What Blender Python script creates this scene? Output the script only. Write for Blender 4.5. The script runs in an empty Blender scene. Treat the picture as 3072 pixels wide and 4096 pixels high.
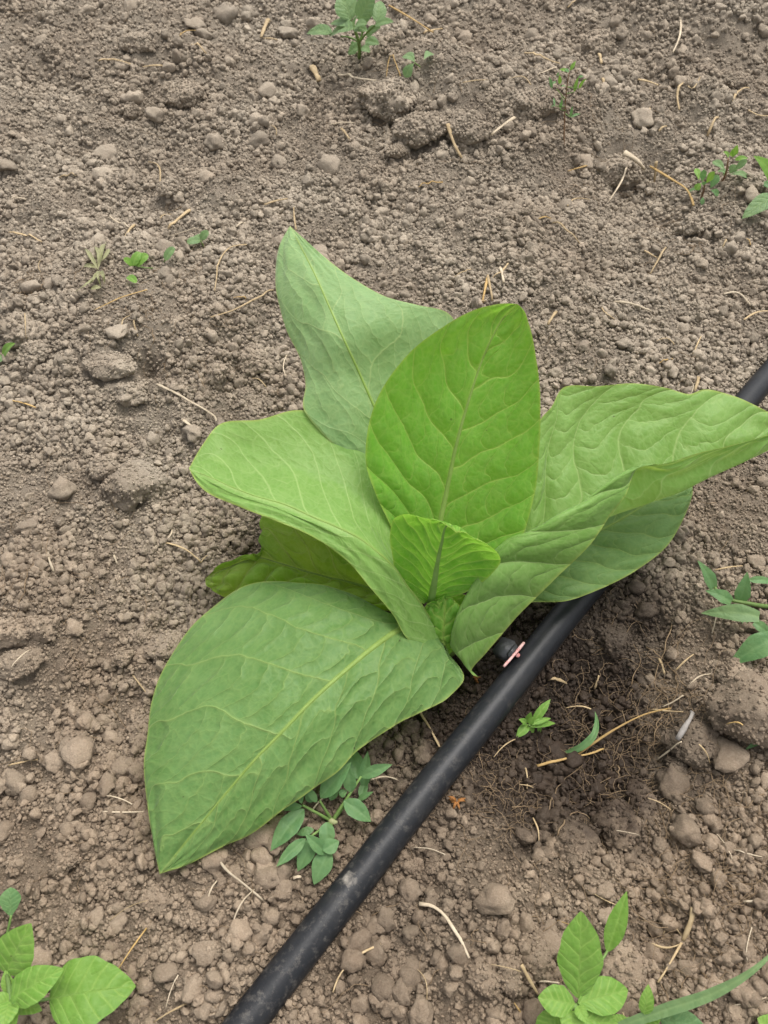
import bpy, math, random
import numpy as np
from mathutils import Vector

random.seed(7)
rng = np.random.default_rng(11)
SC = bpy.context.scene
COL = SC.collection

# ------------------------------------------------------------------ camera, world, sun, exposure
CAM_H, PITCH, FPX = 0.52, math.radians(54.6), 3300.0      # metres, below the horizon, focal length in photo pixels
cam_d = bpy.data.cameras.new('camera')
cam = bpy.data.objects.new('camera', cam_d)
COL.objects.link(cam)
cam.location = (0, 0, CAM_H)
cam.rotation_euler = (math.radians(90) - PITCH, 0, 0)
cam_d.sensor_fit = 'VERTICAL'
cam_d.sensor_height = 36.0
cam_d.lens = 36.0 * FPX / 4096.0
cam_d.clip_start = 0.01
cam_d.clip_end = 400
cam_d.dof.use_dof = True
cam_d.dof.focus_distance = 0.56
cam_d.dof.aperture_fstop = 20.0
SC.camera = cam

SUN_EL, SUN_AZ = math.radians(70), math.radians(38)      # azimuth from +Y, clockwise
world = bpy.data.worlds.new('World')
SC.world = world
world.use_nodes = True
wn = world.node_tree
bg = wn.nodes['Background']
sky = wn.nodes.new('ShaderNodeTexSky')
sky.sky_type = 'NISHITA'
sky.sun_disc = False
sky.sun_elevation = SUN_EL
sky.sun_rotation = SUN_AZ
sky.altitude = 100
sky.air_density = 1.0
sky.dust_density = 6.0
sky.ozone_density = 1.0
hs = wn.nodes.new('ShaderNodeHueSaturation')
hs.inputs['Saturation'].default_value = 0.22
wn.links.new(sky.outputs['Color'], hs.inputs['Color'])
wn.links.new(hs.outputs['Color'], bg.inputs['Color'])
bg.inputs['Strength'].default_value = 0.15

sun_d = bpy.data.lights.new('sun', 'SUN')
sun_d.energy = 1.05
sun_d.angle = math.radians(32)
sun_d.color = (1.0, 0.96, 0.90)
sun = bpy.data.objects.new('sun', sun_d)
COL.objects.link(sun)
sd = Vector((math.sin(SUN_AZ) * math.cos(SUN_EL), math.cos(SUN_AZ) * math.cos(SUN_EL), math.sin(SUN_EL)))
sun.rotation_euler = sd.to_track_quat('Z', 'Y').to_euler()

SC.view_settings.view_transform = 'Standard'
SC.view_settings.look = 'None'
SC.view_settings.gamma = 1.0
SC.view_settings.use_curve_mapping = False
SC.view_settings.exposure = 0.92

# ------------------------------------------------------------------ helpers: noise, pixel <-> world
_perm = np.random.default_rng(3).permutation(512)
_perm = np.concatenate([_perm, _perm, _perm])
_grad = np.array([(math.cos(a), math.sin(a)) for a in np.linspace(0, 2 * math.pi, 33)[:-1]])


def perlin(x, y, seed=0):
    x = np.asarray(x, float) + seed * 17.31
    y = np.asarray(y, float) + seed * 9.77
    xi = np.floor(x).astype(int); yi = np.floor(y).astype(int)
    xf = x - xi; yf = y - yi
    xi &= 511; yi &= 511

    def g(ix, iy, fx, fy):
        h = _perm[_perm[ix & 511] + (iy & 511)] & 31
        return _grad[h, 0] * fx + _grad[h, 1] * fy
    u = xf * xf * xf * (xf * (xf * 6 - 15) + 10)
    v = yf * yf * yf * (yf * (yf * 6 - 15) + 10)
    a = g(xi, yi, xf, yf); b = g(xi + 1, yi, xf - 1, yf)
    c = g(xi, yi + 1, xf, yf - 1); d = g(xi + 1, yi + 1, xf - 1, yf - 1)
    return 1.4 * ((a * (1 - u) + b * u) * (1 - v) + (c * (1 - u) + d * u) * v)


def noise3(P, scale, seed):
    x, y, z = P[:, 0] * scale, P[:, 1] * scale, P[:, 2] * scale
    return (perlin(x + 0.37 * z, y - 0.61 * z, seed) + perlin(y + 0.41 * x, z - 0.53 * x, seed + 3) + perlin(z + 0.47 * y, x - 0.57 * y, seed + 6)) / 1.7


KD = 3072.0 / 1659.0                                       # my reading scale of the photo -> photo pixels
_fw = np.array([0, math.cos(PITCH), -math.sin(PITCH)])
_up = np.array([0, math.sin(PITCH), math.cos(PITCH)])
_cp = np.array([0, 0, CAM_H])


def at(x, y, z):
    """point at height z seen at reading (x, y)"""
    nx = (x * KD - 1536) / FPX; ny = (2048 - y * KD) / FPX
    d = _fw + ny * _up + np.array([nx, 0, 0])
    t = (CAM_H - z) / -d[2]
    return _cp + d * t


def proj(P):
    q = np.asarray(P, float) - _cp
    dep = q @ _fw
    return np.stack([(q[..., 0] / dep * FPX + 1536) / KD, (2048 - (q @ _up) / dep * FPX) / KD, dep], -1)


def mm(px, P):
    """length of px reading pixels at point P"""
    return px * KD / FPX * float((np.asarray(P) - _cp) @ _fw)


# macro relief of the bed: (reading x, y, amplitude, radius)
_blobs = [(1330, 1640, -0.030, 0.075), (1180, 1420, -0.018, 0.05), (1000, 1480, -0.008, 0.05), (1450, 1500, -0.012, 0.06),
          (230, 760, 0.022, 0.10), (420, 640, 0.018, 0.12), (60, 1380, 0.016, 0.06), (100, 720, 0.014, 0.08),
          (880, 230, 0.035, 0.07), (1010, 270, 0.022, 0.06), (1350, 390, -0.034, 0.06), (1400, 470, -0.016, 0.05), (1590, 10, -0.03, 0.03), (1300, 600, -0.012, 0.035), (1200, 240, 0.016, 0.08),
          (1590, 1560, 0.016, 0.05), (1500, 1750, 0.014, 0.07), (1560, 60, 0.03, 0.12), (333, 828, -0.022, 0.010),
          (560, 860, -0.010, 0.04), (500, 1150, -0.008, 0.05), (640, 60, -0.012, 0.10), (1580, 480, 0.014, 0.06),
          (1360, 90, 0.02, 0.06), (1300, 2050, -0.008, 0.05), (1100, 2000, 0.004, 0.06), (430, 2000, 0.006, 0.08),
          (1120, 560, 0.012, 0.10), (1400, 720, 0.010, 0.09), (340, 180, 0.020, 0.08), (100, 120, 0.015, 0.10)]
_blobw = [(at(bx, by, 0.0), a, r) for bx, by, a, r in _blobs]

PIPE_R = 0.0100
pipe_px = [(430, 2345, .006), (520, 2225, .006), (753, 1925, .006), (918, 1712, .006), (1085, 1503, .004), (1205, 1350, .003), (1420, 1095, .002), (1659, 811, -.004), (1900, 530, -.010), (2150, 250, -.010)]
pipe_pts = np.array([at(*p) for p in pipe_px])
pipe_pts = np.array([pipe_pts[0] + (pipe_pts[0] - pipe_pts[1]) * 3] + list(pipe_pts) + [pipe_pts[-1] + (pipe_pts[-1] - pipe_pts[-2]) * 2])


def pipe_dist(x, y):
    best = np.full(np.shape(x), 9.0); bz = np.zeros(np.shape(x))
    for a, b in zip(pipe_pts[:-1], pipe_pts[1:]):
        d = (b - a)[:2]; L = d @ d
        t = np.clip(((x - a[0]) * d[0] + (y - a[1]) * d[1]) / L, 0, 1)
        q = np.hypot(x - a[0] - t * d[0], y - a[1] - t * d[1])
        m = q < best
        best = np.where(m, q, best); bz = np.where(m, a[2] + t * (b[2] - a[2]), bz)
    return best, bz


def ground_macro(x, y):
    x = np.asarray(x, float); y = np.asarray(y, float)
    z = np.zeros_like(x)
    for c, a, r in _blobw:
        z += a * np.exp(-((x - c[0]) ** 2 + (y - c[1]) ** 2) / (r * r))
    fade = np.exp(-np.maximum(np.hypot(x, y - 0.6) - 1.2, 0) / 1.5)
    z += 0.05 * np.clip((y - 0.55) / 0.7, 0, 1) ** 1.5 * fade
    z += 0.010 * perlin(x * 7, y * 7, 1) + 0.006 * perlin(x * 18, y * 18, 2)
    z += fade * np.clip((y - .35) / .4, .25, 1) * (0.012 * np.maximum(perlin(x * 13, y * 13, 41), -.1) + 0.009 * np.maximum(perlin(x * 30, y * 30, 42) - .05, 0))
    d, bz = pipe_dist(x, y)
    w = np.exp(-(d / 0.022) ** 2)
    return z * (1 - w) + (bz - 0.0045) * w


def ground_h(x, y):
    z = ground_macro(x, y)
    x = np.asarray(x, float); y = np.asarray(y, float)
    near = np.exp(-np.maximum(np.hypot(x, y - 0.5) - 1.0, 0) / 0.6)
    d, bz = pipe_dist(x, y)
    k = near * np.clip((d - 0.006) / 0.012, 0.15, 1)
    z = z + k * (0.0048 * perlin(x * 45, y * 45, 4) + 0.0033 * perlin(x * 110, y * 110, 5) + 0.0028 * np.abs(perlin(x * 190, y * 190, 6)) + 0.0010 * perlin(x * 380, y * 380, 7))
    return z


def gat(x, y, lift=0.0):
    """point on the soil seen at reading (x, y)"""
    z = 0.0
    for _ in range(6):
        P = at(x, y, z)
        z = float(ground_h(P[0], P[1])) + lift
    return at(x, y, z)


# ------------------------------------------------------------------ helpers: meshes and objects
def tag(o, label=None, cat=None, group=None, kind=None):
    if label: o['label'] = label
    if cat: o['category'] = cat
    if group: o['group'] = group
    if kind: o['kind'] = kind
    return o


def link(o, parent=None):
    COL.objects.link(o)
    if parent: o.parent = parent
    return o


def empty(name, loc, label, cat, group=None):
    o = bpy.data.objects.new(name, None)
    o.empty_display_size = 0.02
    o.location = Vector(loc)
    return tag(link(o), label, cat, group)


def mesh_np(name, V, F, mat, smooth=True):
    V = np.asarray(V, np.float32); F = np.asarray(F, np.int32)
    me = bpy.data.meshes.new(name)
    n, k = F.shape
    me.vertices.add(len(V)); me.vertices.foreach_set('co', V.ravel())
    me.loops.add(n * k); me.loops.foreach_set('vertex_index', F.ravel())
    me.polygons.add(n)
    me.polygons.foreach_set('loop_start', np.arange(0, n * k, k, dtype=np.int32))
    me.update(calc_edges=True)
    if smooth: me.polygons.foreach_set('use_smooth', np.ones(n, bool))
    if mat: me.materials.append(mat)
    return me


def obj(name, me, parent=None, origin=None):
    """link a mesh whose vertices are in world space; origin moves its pivot there"""
    o = bpy.data.objects.new(name, me)
    if parent is not None:
        off = np.array(parent_world(parent), np.float32)
        shift(me, -off)
    elif origin is not None:
        shift(me, -np.array(origin, np.float32))
        o.location = Vector(origin)
    return link(o, parent)


def parent_world(p):
    v = Vector((0, 0, 0))
    while p:
        v = v + p.location
        p = p.parent
    return v


def shift(me, d):
    n = len(me.vertices)
    a = np.empty(n * 3, np.float32); me.vertices.foreach_get('co', a)
    a = a.reshape(-1, 3) + np.asarray(d, np.float32)
    me.vertices.foreach_set('co', a.ravel()); me.update()


def catmull(P, n, t=None):
    """resample a polyline smoothly (centripetal chord length)"""
    P = np.asarray(P, float)
    if len(P) == 2:
        return P[0] + (P[1] - P[0]) * np.linspace(0, 1, n)[:, None]
    d = np.linalg.norm(np.diff(P, axis=0), axis=1) ** 0.75 + 1e-7
    s = np.concatenate([[0], np.cumsum(d)]); s /= s[-1]
    m = np.zeros_like(P)
    dv = np.diff(P, axis=0) / np.diff(s)[:, None]
    h = np.diff(s)
    m[1:-1] = (dv[:-1] * h[1:, None] + dv[1:] * h[:-1, None]) / (h[1:] + h[:-1])[:, None]
    m[0] = 1.5 * dv[0] - 0.5 * m[1]; m[-1] = 1.5 * dv[-1] - 0.5 * m[-2]
    q = np.linspace(0, 1, n) if t is None else np.asarray(t)
    i = np.clip(np.searchsorted(s, q, side='right') - 1, 0, len(P) - 2)
    hh = h[i][:, None]; u = ((q - s[i]) / h[i])[:, None]
    return ((2 * u ** 3 - 3 * u ** 2 + 1) * P[i] + (u ** 3 - 2 * u ** 2 + u) * hh * m[i]
            + (-2 * u ** 3 + 3 * u ** 2) * P[i + 1] + (u ** 3 - u ** 2) * hh * m[i + 1])


def arclen_resample(P, n):
    P = catmull(P, 300)
    s = np.concatenate([[0], np.cumsum(np.linalg.norm(np.diff(P, axis=0), axis=1))])
    q = np.linspace(0, s[-1], n)
    return np.stack([np.interp(q, s, P[:, k]) for k in range(3)], 1)


def tube_geo(P, R, sides=8, flat=1.0, cap=True):
    """swept tube; R radius per point; flat squashes it vertically"""
    P = np.asarray(P, float); n = len(P)
    R = np.broadcast_to(np.asarray(R, float), (n,))
    T = np.gradient(P, axis=0); T /= np.linalg.norm(T, axis=1)[:, None] + 1e-12
    S = np.cross(T, (0, 0, 1.0)); ln = np.linalg.norm(S, axis=1)
    S[ln < 0.05] = (1, 0, 0); S /= np.linalg.norm(S, axis=1)[:, None]
    N = np.cross(S, T)
    a = np.linspace(0, 2 * np.pi, sides, endpoint=False)
    V = P[:, None] + R[:, None, None] * (np.cos(a)[None, :, None] * S[:, None] + flat * np.sin(a)[None, :, None] * N[:, None])
    V = V.reshape(-1, 3)
    i = np.arange(n - 1)[:, None]; j = np.arange(sides)[None, :]; j2 = (j + 1) % sides
    F = np.stack([i * sides + j, i * sides + j2, (i + 1) * sides + j2, (i + 1) * sides + j], -1).reshape(-1, 4)
    if cap:
        b = len(V)
        V = np.concatenate([V, P[:1], P[-1:]])
        e0 = np.stack([j2[0], j[0], np.full(sides, b), np.full(sides, b)], -1)
        e1 = np.stack([(n - 1) * sides + j[0], (n - 1) * sides + j2[0], np.full(sides, b + 1), np.full(sides, b + 1)], -1)
        return V, F, np.concatenate([e0[:, :3], e1[:, :3]])
    return V, F, None


def tris(F, T=None):
    out = np.concatenate([F[:, [0, 1, 2]], F[:, [0, 2, 3]]])
    return out if T is None else np.concatenate([out, T])


def tube(name, P, R, mat, parent=None, sides=8, flat=1.0, n=None, origin=None):
    if n: P = arclen_resample(P, n)
    R = np.interp(np.linspace(0, 1, len(P)), np.linspace(0, 1, len(np.atleast_1d(R))), np.atleast_1d(R))
    V, F, T = tube_geo(P, R, sides, flat)
    return obj(name, mesh_np(name, V, tris(F, T), mat), parent, origin)


def join_geo(parts):
    Vs, Fs, b = [], [], 0
    for V, F in parts:
        Vs.append(V); Fs.append(F + b); b += len(V)
    return np.concatenate(Vs), np.concatenate(Fs)


# ------------------------------------------------------------------ materials
def newmat(name):
    m = bpy.data.materials.new(name); m.use_nodes = True
    nt = m.node_tree
    return m, nt, nt.nodes['Principled BSDF'], nt.nodes['Material Output']


def N(nt, t, **kw):
    n = nt.nodes.new(t)
    for k, v in kw.items():
        if k in n.inputs: n.inputs[k].default_value = v
        else: setattr(n, k, v)
    return n


def mathn(nt, op, a, b=None, clamp=False):
    n = nt.nodes.new('ShaderNodeMath'); n.operation = op; n.use_clamp = clamp
    for i, v in enumerate((a, b)):
        if v is None: continue
        if isinstance(v, (int, float)): n.inputs[i].default_value = v
        else: nt.links.new(v, n.inputs[i])
    return n.outputs[0]


def mixc(nt, fac, a, b, mode='MIX'):
    n = nt.nodes.new('ShaderNodeMix'); n.data_type = 'RGBA'; n.blend_type = mode
    for i, v in ((0, fac), (6, a), (7, b)):
        if isinstance(v, (int, float)): n.inputs[i].default_value = v
        elif isinstance(v, tuple): n.inputs[i].default_value = (*v, 1)
        else: nt.links.new(v, n.inputs[i])
    return n.outputs[2]


def ramp(nt, fac, lo, hi):
    n = nt.nodes.new('ShaderNodeMapRange'); n.inputs[1].default_value = lo; n.inputs[2].default_value = hi
    nt.links.new(fac, n.inputs[0])
    return n.outputs[0]


def noise(nt, vec, scale, detail=3.0, rough=0.6):
    n = nt.nodes.new('ShaderNodeTexNoise'); n.inputs['Scale'].default_value = scale
    n.inputs['Detail'].default_value = detail; n.inputs['Roughness'].default_value = rough
    nt.links.new(vec, n.inputs['Vector'])
    return n.outputs['Fac']


# moist patches of soil (reading x, y, radius in metres, wetness)
WET = [(1030, 1500, .055, 1.0), (1120, 1420, .055, 1.0), (1230, 1480, .060, 1.0), (1270, 1620, .055, .95), (1150, 1660, .045, .85),
       (1320, 1320, .045, .85), (900, 1620, .045, .6), (1420, 1600, .045, .5), (930, 1300, .06, .9), (600, 1180, .035, .35), (840, 1900, .06, .3)]


def soil_material(name, bump=1.0, use_random=True, tone=1.0):
    m, nt, p, out = newmat(name)
    geo = N(nt, 'ShaderNodeNewGeometry'); pos = geo.outputs['Position']
    n1 = noise(nt, pos, 9, 3); n2 = noise(nt, pos, 70, 4, .65); n3 = noise(nt, pos, 420, 3, .7)
    c = mixc(nt, ramp(nt, n1, .35, .68), (.188, .153, .114), (.262, .225, .175))
    c = mixc(nt, ramp(nt, n2, .3, .75), mixc(nt, .4, c, (.16, .122, .092)), c)
    c = mixc(nt, mathn(nt, 'MULTIPLY', ramp(nt, n3, .45, .8), .5), c, (.29, .257, .205))
    n4 = noise(nt, pos, 1100, 2, .7)
    c = mixc(nt, ramp(nt, n4, .28, .72), mixc(nt, 1.0, c, (.80, .79, .77), 'MULTIPLY'), mixc(nt, 1.0, c, (1.14, 1.14, 1.14), 'MULTIPLY'))
    # near (lower) soil is browner, with shade from the camera side painted in; the crest behind is drier and greyer
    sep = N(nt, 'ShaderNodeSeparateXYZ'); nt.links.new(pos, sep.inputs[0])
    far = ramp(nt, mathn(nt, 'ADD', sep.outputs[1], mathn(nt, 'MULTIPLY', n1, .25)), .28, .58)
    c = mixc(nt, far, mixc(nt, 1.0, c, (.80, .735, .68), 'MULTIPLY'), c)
    if use_random:
        oi = N(nt, 'ShaderNodeObjectInfo')
        hsv = N(nt, 'ShaderNodeHueSaturation')
        nt.links.new(c, hsv.inputs['Color'])
        nt.links.new(mathn(nt, 'MULTIPLY_ADD', oi.outputs['Random'], .42), hsv.inputs['Value'])
        hsv.inputs['Value'].links[0].from_node.inputs[2].default_value = .84
        c = hsv.outputs['Color']
    c = mixc(nt, 1.0, c, (tone, tone, tone), 'MULTIPLY')
    wet = None
    fl = N(nt, 'ShaderNodeVectorMath', operation='MULTIPLY'); nt.links.new(pos, fl.inputs[0]); fl.inputs[1].default_value = (1, 1, 0); flatp = fl.outputs[0]
    warp = mathn(nt, 'MULTIPLY', mathn(nt, 'SUBTRACT', noise(nt, pos, 55, 4, .7), .5), .075)
    for x, y, r, k in WET:
        P = at(x, y, 0)
        d = N(nt, 'ShaderNodeVectorMath', operation='DISTANCE'); nt.links.new(flatp, d.inputs[0]); d.inputs[1].default_value = (P[0], P[1], 0)
        v = mathn(nt, 'ADD', d.outputs['Value'], warp)
        mr = N(nt, 'ShaderNodeMapRange'); mr.interpolation_type = 'SMOOTHSTEP'
        nt.links.new(v, mr.inputs[0]); mr.inputs[1].default_value = r * .62; mr.inputs[2].default_value = r * 1.45
        mr.inputs[3].default_value = k; mr.inputs[4].default_value = 0
        wet = mr.outputs[0] if wet is None else mathn(nt, 'MAXIMUM', wet, mr.outputs[0])
    c = mixc(nt, wet, c, mixc(nt, 1.0, c, (.15, .13, .12), 'MULTIPLY'))
    nt.links.new(c, p.inputs['Base Color'])
    nt.links.new(mathn(nt, 'MULTIPLY_ADD', wet, -.32), p.inputs['Roughness'])
    p.inputs['Roughness'].links[0].from_node.inputs[2].default_value = .97
    p.inputs['Specular IOR Level'].default_value = .22
    b = N(nt, 'ShaderNodeBump'); b.inputs['Strength'].default_value = min(1, .6 * bump); b.inputs['Distance'].default_value = .0013
    h = mathn(nt, 'ADD', noise(nt, pos, 900, 3, .7), mathn(nt, 'MULTIPLY', noise(nt, pos, 330, 3, .6), 1.5))
    nt.links.new(h, b.inputs['Height'])
    nt.links.new(b.outputs[0], p.inputs['Normal'])
    return m


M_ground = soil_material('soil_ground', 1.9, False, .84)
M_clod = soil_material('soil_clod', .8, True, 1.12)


def leaf_material(name, dark, light, vein, trans, edge=(.42, .45, .10), gloss=.48, sheen=.14, tmix=.38, quilt=.45):
    m, nt, p, out = newmat(name)
    uv = N(nt, 'ShaderNodeUVMap').outputs[0]
    av = N(nt, 'ShaderNodeAttribute', attribute_name='vein'); ae = N(nt, 'ShaderNodeAttribute', attribute_name='edge')
    fa = N(nt, 'ShaderNodeAttribute', attribute_name='field'); fb = N(nt, 'ShaderNodeAttribute', attribute_name='field2')
    s1 = N(nt, 'ShaderNodeSeparateXYZ'); nt.links.new(fa.outputs['Vector'], s1.inputs[0])
    s2 = N(nt, 'ShaderNodeSeparateXYZ'); nt.links.new(fb.outputs['Vector'], s2.inputs[0])
    PH, DD, AV = s1.outputs; UU, VD, SD = s2.outputs
    M_ = lambda op, a, b=None, cl=False: mathn(nt, op, a, b, cl)
    wob = M_('SUBTRACT', noise(nt, uv, 60, 2), .5)
    ph = M_('ADD', PH, M_('MULTIPLY', wob, .16))
    dph = M_('ABSOLUTE', M_('SUBTRACT', ph, M_('ROUND', ph)))
    ds = M_('MULTIPLY', dph, VD)
    wv_ = M_('ADD', M_('MULTIPLY', M_('SUBTRACT', 1.0, M_('MULTIPLY', AV, .62)), .00085), .00016)
    has = M_('GREATER_THAN', VD, .0001)
    sec = M_('MULTIPLY', M_('SUBTRACT', 1.0, M_('DIVIDE', ds, wv_), True), has)
    wh = N(nt, 'ShaderNodeTexWhiteNoise', noise_dimensions='1D'); nt.links.new(M_('ADD', M_('FLOOR', ph), M_('MULTIPLY', SD, 3.17)), wh.inputs['W'])
    frp = M_('FRACT', ph)
    rg = M_('ADD', M_('ADD', M_('DIVIDE', DD, .0125), M_('MULTIPLY', wh.outputs['Value'], 7.0)), M_('ADD', M_('MULTIPLY', wob, .8), M_('MULTIPLY', M_('SINE', M_('MULTIPLY', frp, 3.14)), .45)))
    drg = M_('MULTIPLY', M_('ABSOLUTE', M_('SUBTRACT', rg, M_('ROUND', rg))), .0125)
    ter = M_('MULTIPLY', M_('SUBTRACT', 1.0, M_('DIVIDE', drg, .00055), True), M_('MULTIPLY', has, M_('SUBTRACT', 1.0, M_('MULTIPLY', AV, .4))))
    veinf = M_('MAXIMUM', M_('MAXIMUM', sec, M_('MULTIPLY', ter, .72)), av.outputs['Fac'])
    pilp = M_('POWER', M_('SINE', M_('MULTIPLY', frp, 3.1416)), .6)
    pilr = M_('POWER', M_('SINE', M_('MULTIPLY', M_('FRACT', rg), 3.1416)), .6)
    pill = M_('MULTIPLY', M_('MULTIPLY', pilp, M_('ADD', M_('MULTIPLY', pilr, .6), .4)), has)
    n1 = noise(nt, uv, 22, 3); n2 = noise(nt, uv, 160, 3, .65)
    c = mixc(nt, ramp(nt, n1, .32, .70), dark, light)
    c = mixc(nt, mathn(nt, 'MULTIPLY', ramp(nt, n2, .35, .75), .35), c, mixc(nt, .6, light, (.30, .40, .14)))
    # netted fine veins
    vo = N(nt, 'ShaderNodeTexVoronoi', feature='DISTANCE_TO_EDGE'); vo.inputs['Scale'].default_value = 260
    nt.links.new(uv, vo.inputs['Vector'])
    fine = mathn(nt, 'MULTIPLY', mathn(nt, 'SUBTRACT', 1.0, ramp(nt, vo.outputs['Distance'], .0, .16)), .16)
    c = mixc(nt, fine, c, vein)
    vl = N(nt, 'ShaderNodeTexVoronoi', feature='DISTANCE_TO_EDGE'); vl.inputs['Scale'].default_value = 105
    wv = N(nt, 'ShaderNodeTexNoise'); wv.inputs['Scale'].default_value = 120; nt.links.new(uv, wv.inputs['Vector'])
    wa = N(nt, 'ShaderNodeVectorMath', operation='MULTIPLY_ADD'); nt.links.new(wv.outputs['Color'], wa.inputs[0]); wa.inputs[1].default_value = (.006, .006, 0); nt.links.new(uv, wa.inputs[2])
    nt.links.new(wa.outputs[0], vl.inputs['Vector'])
    net = mathn(nt, 'SUBTRACT', 1.0, ramp(nt, vl.outputs['Distance'], .0, .075))
    c = mixc(nt, mathn(nt, 'MULTIPLY', net, .17), c, vein)
    c = mixc(nt, mathn(nt, 'MULTIPLY', veinf, .80), c, vein)
    c = mixc(nt, ae.outputs['Fac'], c, edge)
    # specks of dirt
    v2 = N(nt, 'ShaderNodeTexVoronoi'); v2.inputs['Scale'].default_value = 85; nt.links.new(uv, v2.inputs['Vector'])
    sp = mathn(nt, 'LESS_THAN', v2.outputs['Distance'], .06)
    sc = N(nt, 'ShaderNodeSeparateColor'); nt.links.new(v2.outputs['Color'], sc.inputs[0])
    sp = mathn(nt, 'MULTIPLY', sp, mathn(nt, 'GREATER_THAN', sc.outputs[0], .80))
    c = mixc(nt, mathn(nt, 'MULTIPLY', sp, .75), c, (.05, .045, .02))
    nt.links.new(c, p.inputs['Base Color'])
    p.inputs['Roughness'].default_value = gloss
    p.inputs['Specular IOR Level'].default_value = .24
    p.inputs['Sheen Weight'].default_value = sheen
    p.inputs['Sheen Roughness'].default_value = .5
    p.inputs['Sheen Tint'].default_value = (.8, .9, .75, 1)
    b0 = N(nt, 'ShaderNodeBump'); b0.inputs['Strength'].default_value = quilt; b0.inputs['Distance'].default_value = .0042
    nt.links.new(M_('MULTIPLY', pill, M_('MINIMUM', M_('MULTIPLY', VD, 42.0), 1.3)), b0.inputs['Height'])
    b = N(nt, 'ShaderNodeBump'); b.inputs['Strength'].default_value = .35; b.inputs['Distance'].default_value = .0008
    nt.links.new(b0.outputs[0], b.inputs['Normal'])
    h = mathn(nt, 'ADD', mathn(nt, 'ADD', mathn(nt, 'MULTIPLY', ramp(nt, vo.outputs['Distance'], 0, .3), .3), mathn(nt, 'MULTIPLY', ramp(nt, vl.outputs['Distance'], 0, .3), .9)), mathn(nt, 'MULTIPLY', noise(nt, uv, 700, 2), .4))
    nt.links.new(h, b.inputs['Height']); nt.links.new(b.outputs[0], p.inputs['Normal'])
    tr = N(nt, 'ShaderNodeBsdfTranslucent'); nt.links.new(mixc(nt, .55, c, trans), tr.inputs['Color'])
    nt.links.new(b.outputs[0], tr.inputs['Normal'])
    mx = N(nt, 'ShaderNodeMixShader'); mx.inputs[0].default_value = tmix
    nt.links.new(p.outputs[0], mx.inputs[1]); nt.links.new(tr.outputs[0], mx.inputs[2])
    nt.links.new(mx.outputs[0], out.inputs['Surface'])
    return m


M_leaf_young = leaf_material('leaf_young', (.105, .295, .020), (.145, .360, .034), (.36, .50, .10), (.38, .72, .05), tmix=.45, quilt=.62)
M_leaf_mid = leaf_material('leaf_mid', (.135, .278, .048), (.182, .342, .078), (.33, .47, .16), (.44, .58, .05), sheen=.18, quilt=.42)
M_leaf_fold = leaf_material('leaf_fold', (.140, .285, .050), (.188, .350, .080), (.33, .47, .16), (.44, .62, .05), sheen=.18, quilt=.22)
M_leaf_old = leaf_material('leaf_old', (.090, .204, .044), (.134, .260, .078), (.27, .38, .11), (.25, .45, .06), sheen=.14, quilt=.55)
M_leaf_dark = leaf_material('leaf_yellowing', (.145, .30, .026), (.26, .38, .034), (.42, .50, .14), (.50, .72, .03), tmix=.5, quilt=1.0)
M_weed_blue = leaf_material('weed_bluegreen', (.075, .175, .060), (.120, .240, .095), (.16, .28, .11), (.18, .38, .08), edge=(.12, .24, .09))
M_weed_bright = leaf_material('weed_bright', (.105, .245, .030), (.150, .300, .045), (.24, .38, .08), (.28, .5, .05), edge=(.15, .3, .05))
M_leaf_back = leaf_material('leaf_back', (.165, .300, .105), (.228, .375, .155), (.37, .49, .20), (.37, .60, .14), sheen=.42, quilt=.30)
M_weed_grey = leaf_material('weed_greygreen', (.110, .200, .080), (.165, .265, .115), (.22, .32, .13), (.22, .38, .10), edge=(.17, .27, .12))


def simple_mat(name, c1, c2, scale=150, rough=.7, spec=.3, bump=0.2, trans=0):
    m, nt, p, out = newmat(name)
    tc = N(nt, 'ShaderNodeTexCoord'); vec = tc.outputs['Object']
    oi = N(nt, 'ShaderNodeObjectInfo')
    n1 = noise(nt, vec, scale, 4, .65)
    c = mixc(nt, ramp(nt, n1, .3, .7), c1, c2)
    hsv = N(nt, 'ShaderNodeHueSaturation'); nt.links.new(c, hsv.inputs['Color'])
    v = mathn(nt, 'MULTIPLY_ADD', oi.outputs['Random'], .4); v.node.inputs[2].default_value = .75
    nt.links.new(v, hsv.inputs['Value'])
    nt.links.new(hsv.outputs[0], p.inputs['Base Color'])
    p.inputs['Roughness'].default_value = rough; p.inputs['Specular IOR Level'].default_value = spec
    b = N(nt, 'ShaderNodeBump'); b.inputs['Strength'].default_value = bump; b.inputs['Distance'].default_value = .0006
    nt.links.new(noise(nt, vec, scale * 5, 3), b.inputs['Height']); nt.links.new(b.outputs[0], p.inputs['Normal'])
    if trans:
        tr = N(nt, 'ShaderNodeBsdfTranslucent'); nt.links.new(hsv.outputs[0], tr.inputs['Color'])
        mx = N(nt, 'ShaderNodeMixShader'); mx.inputs[0].default_value = trans
        nt.links.new(p.outputs[0], mx.inputs[1]); nt.links.new(tr.outputs[0], mx.inputs[2]); nt.links.new(mx.outputs[0], out.inputs['Surface'])
    return m


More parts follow.
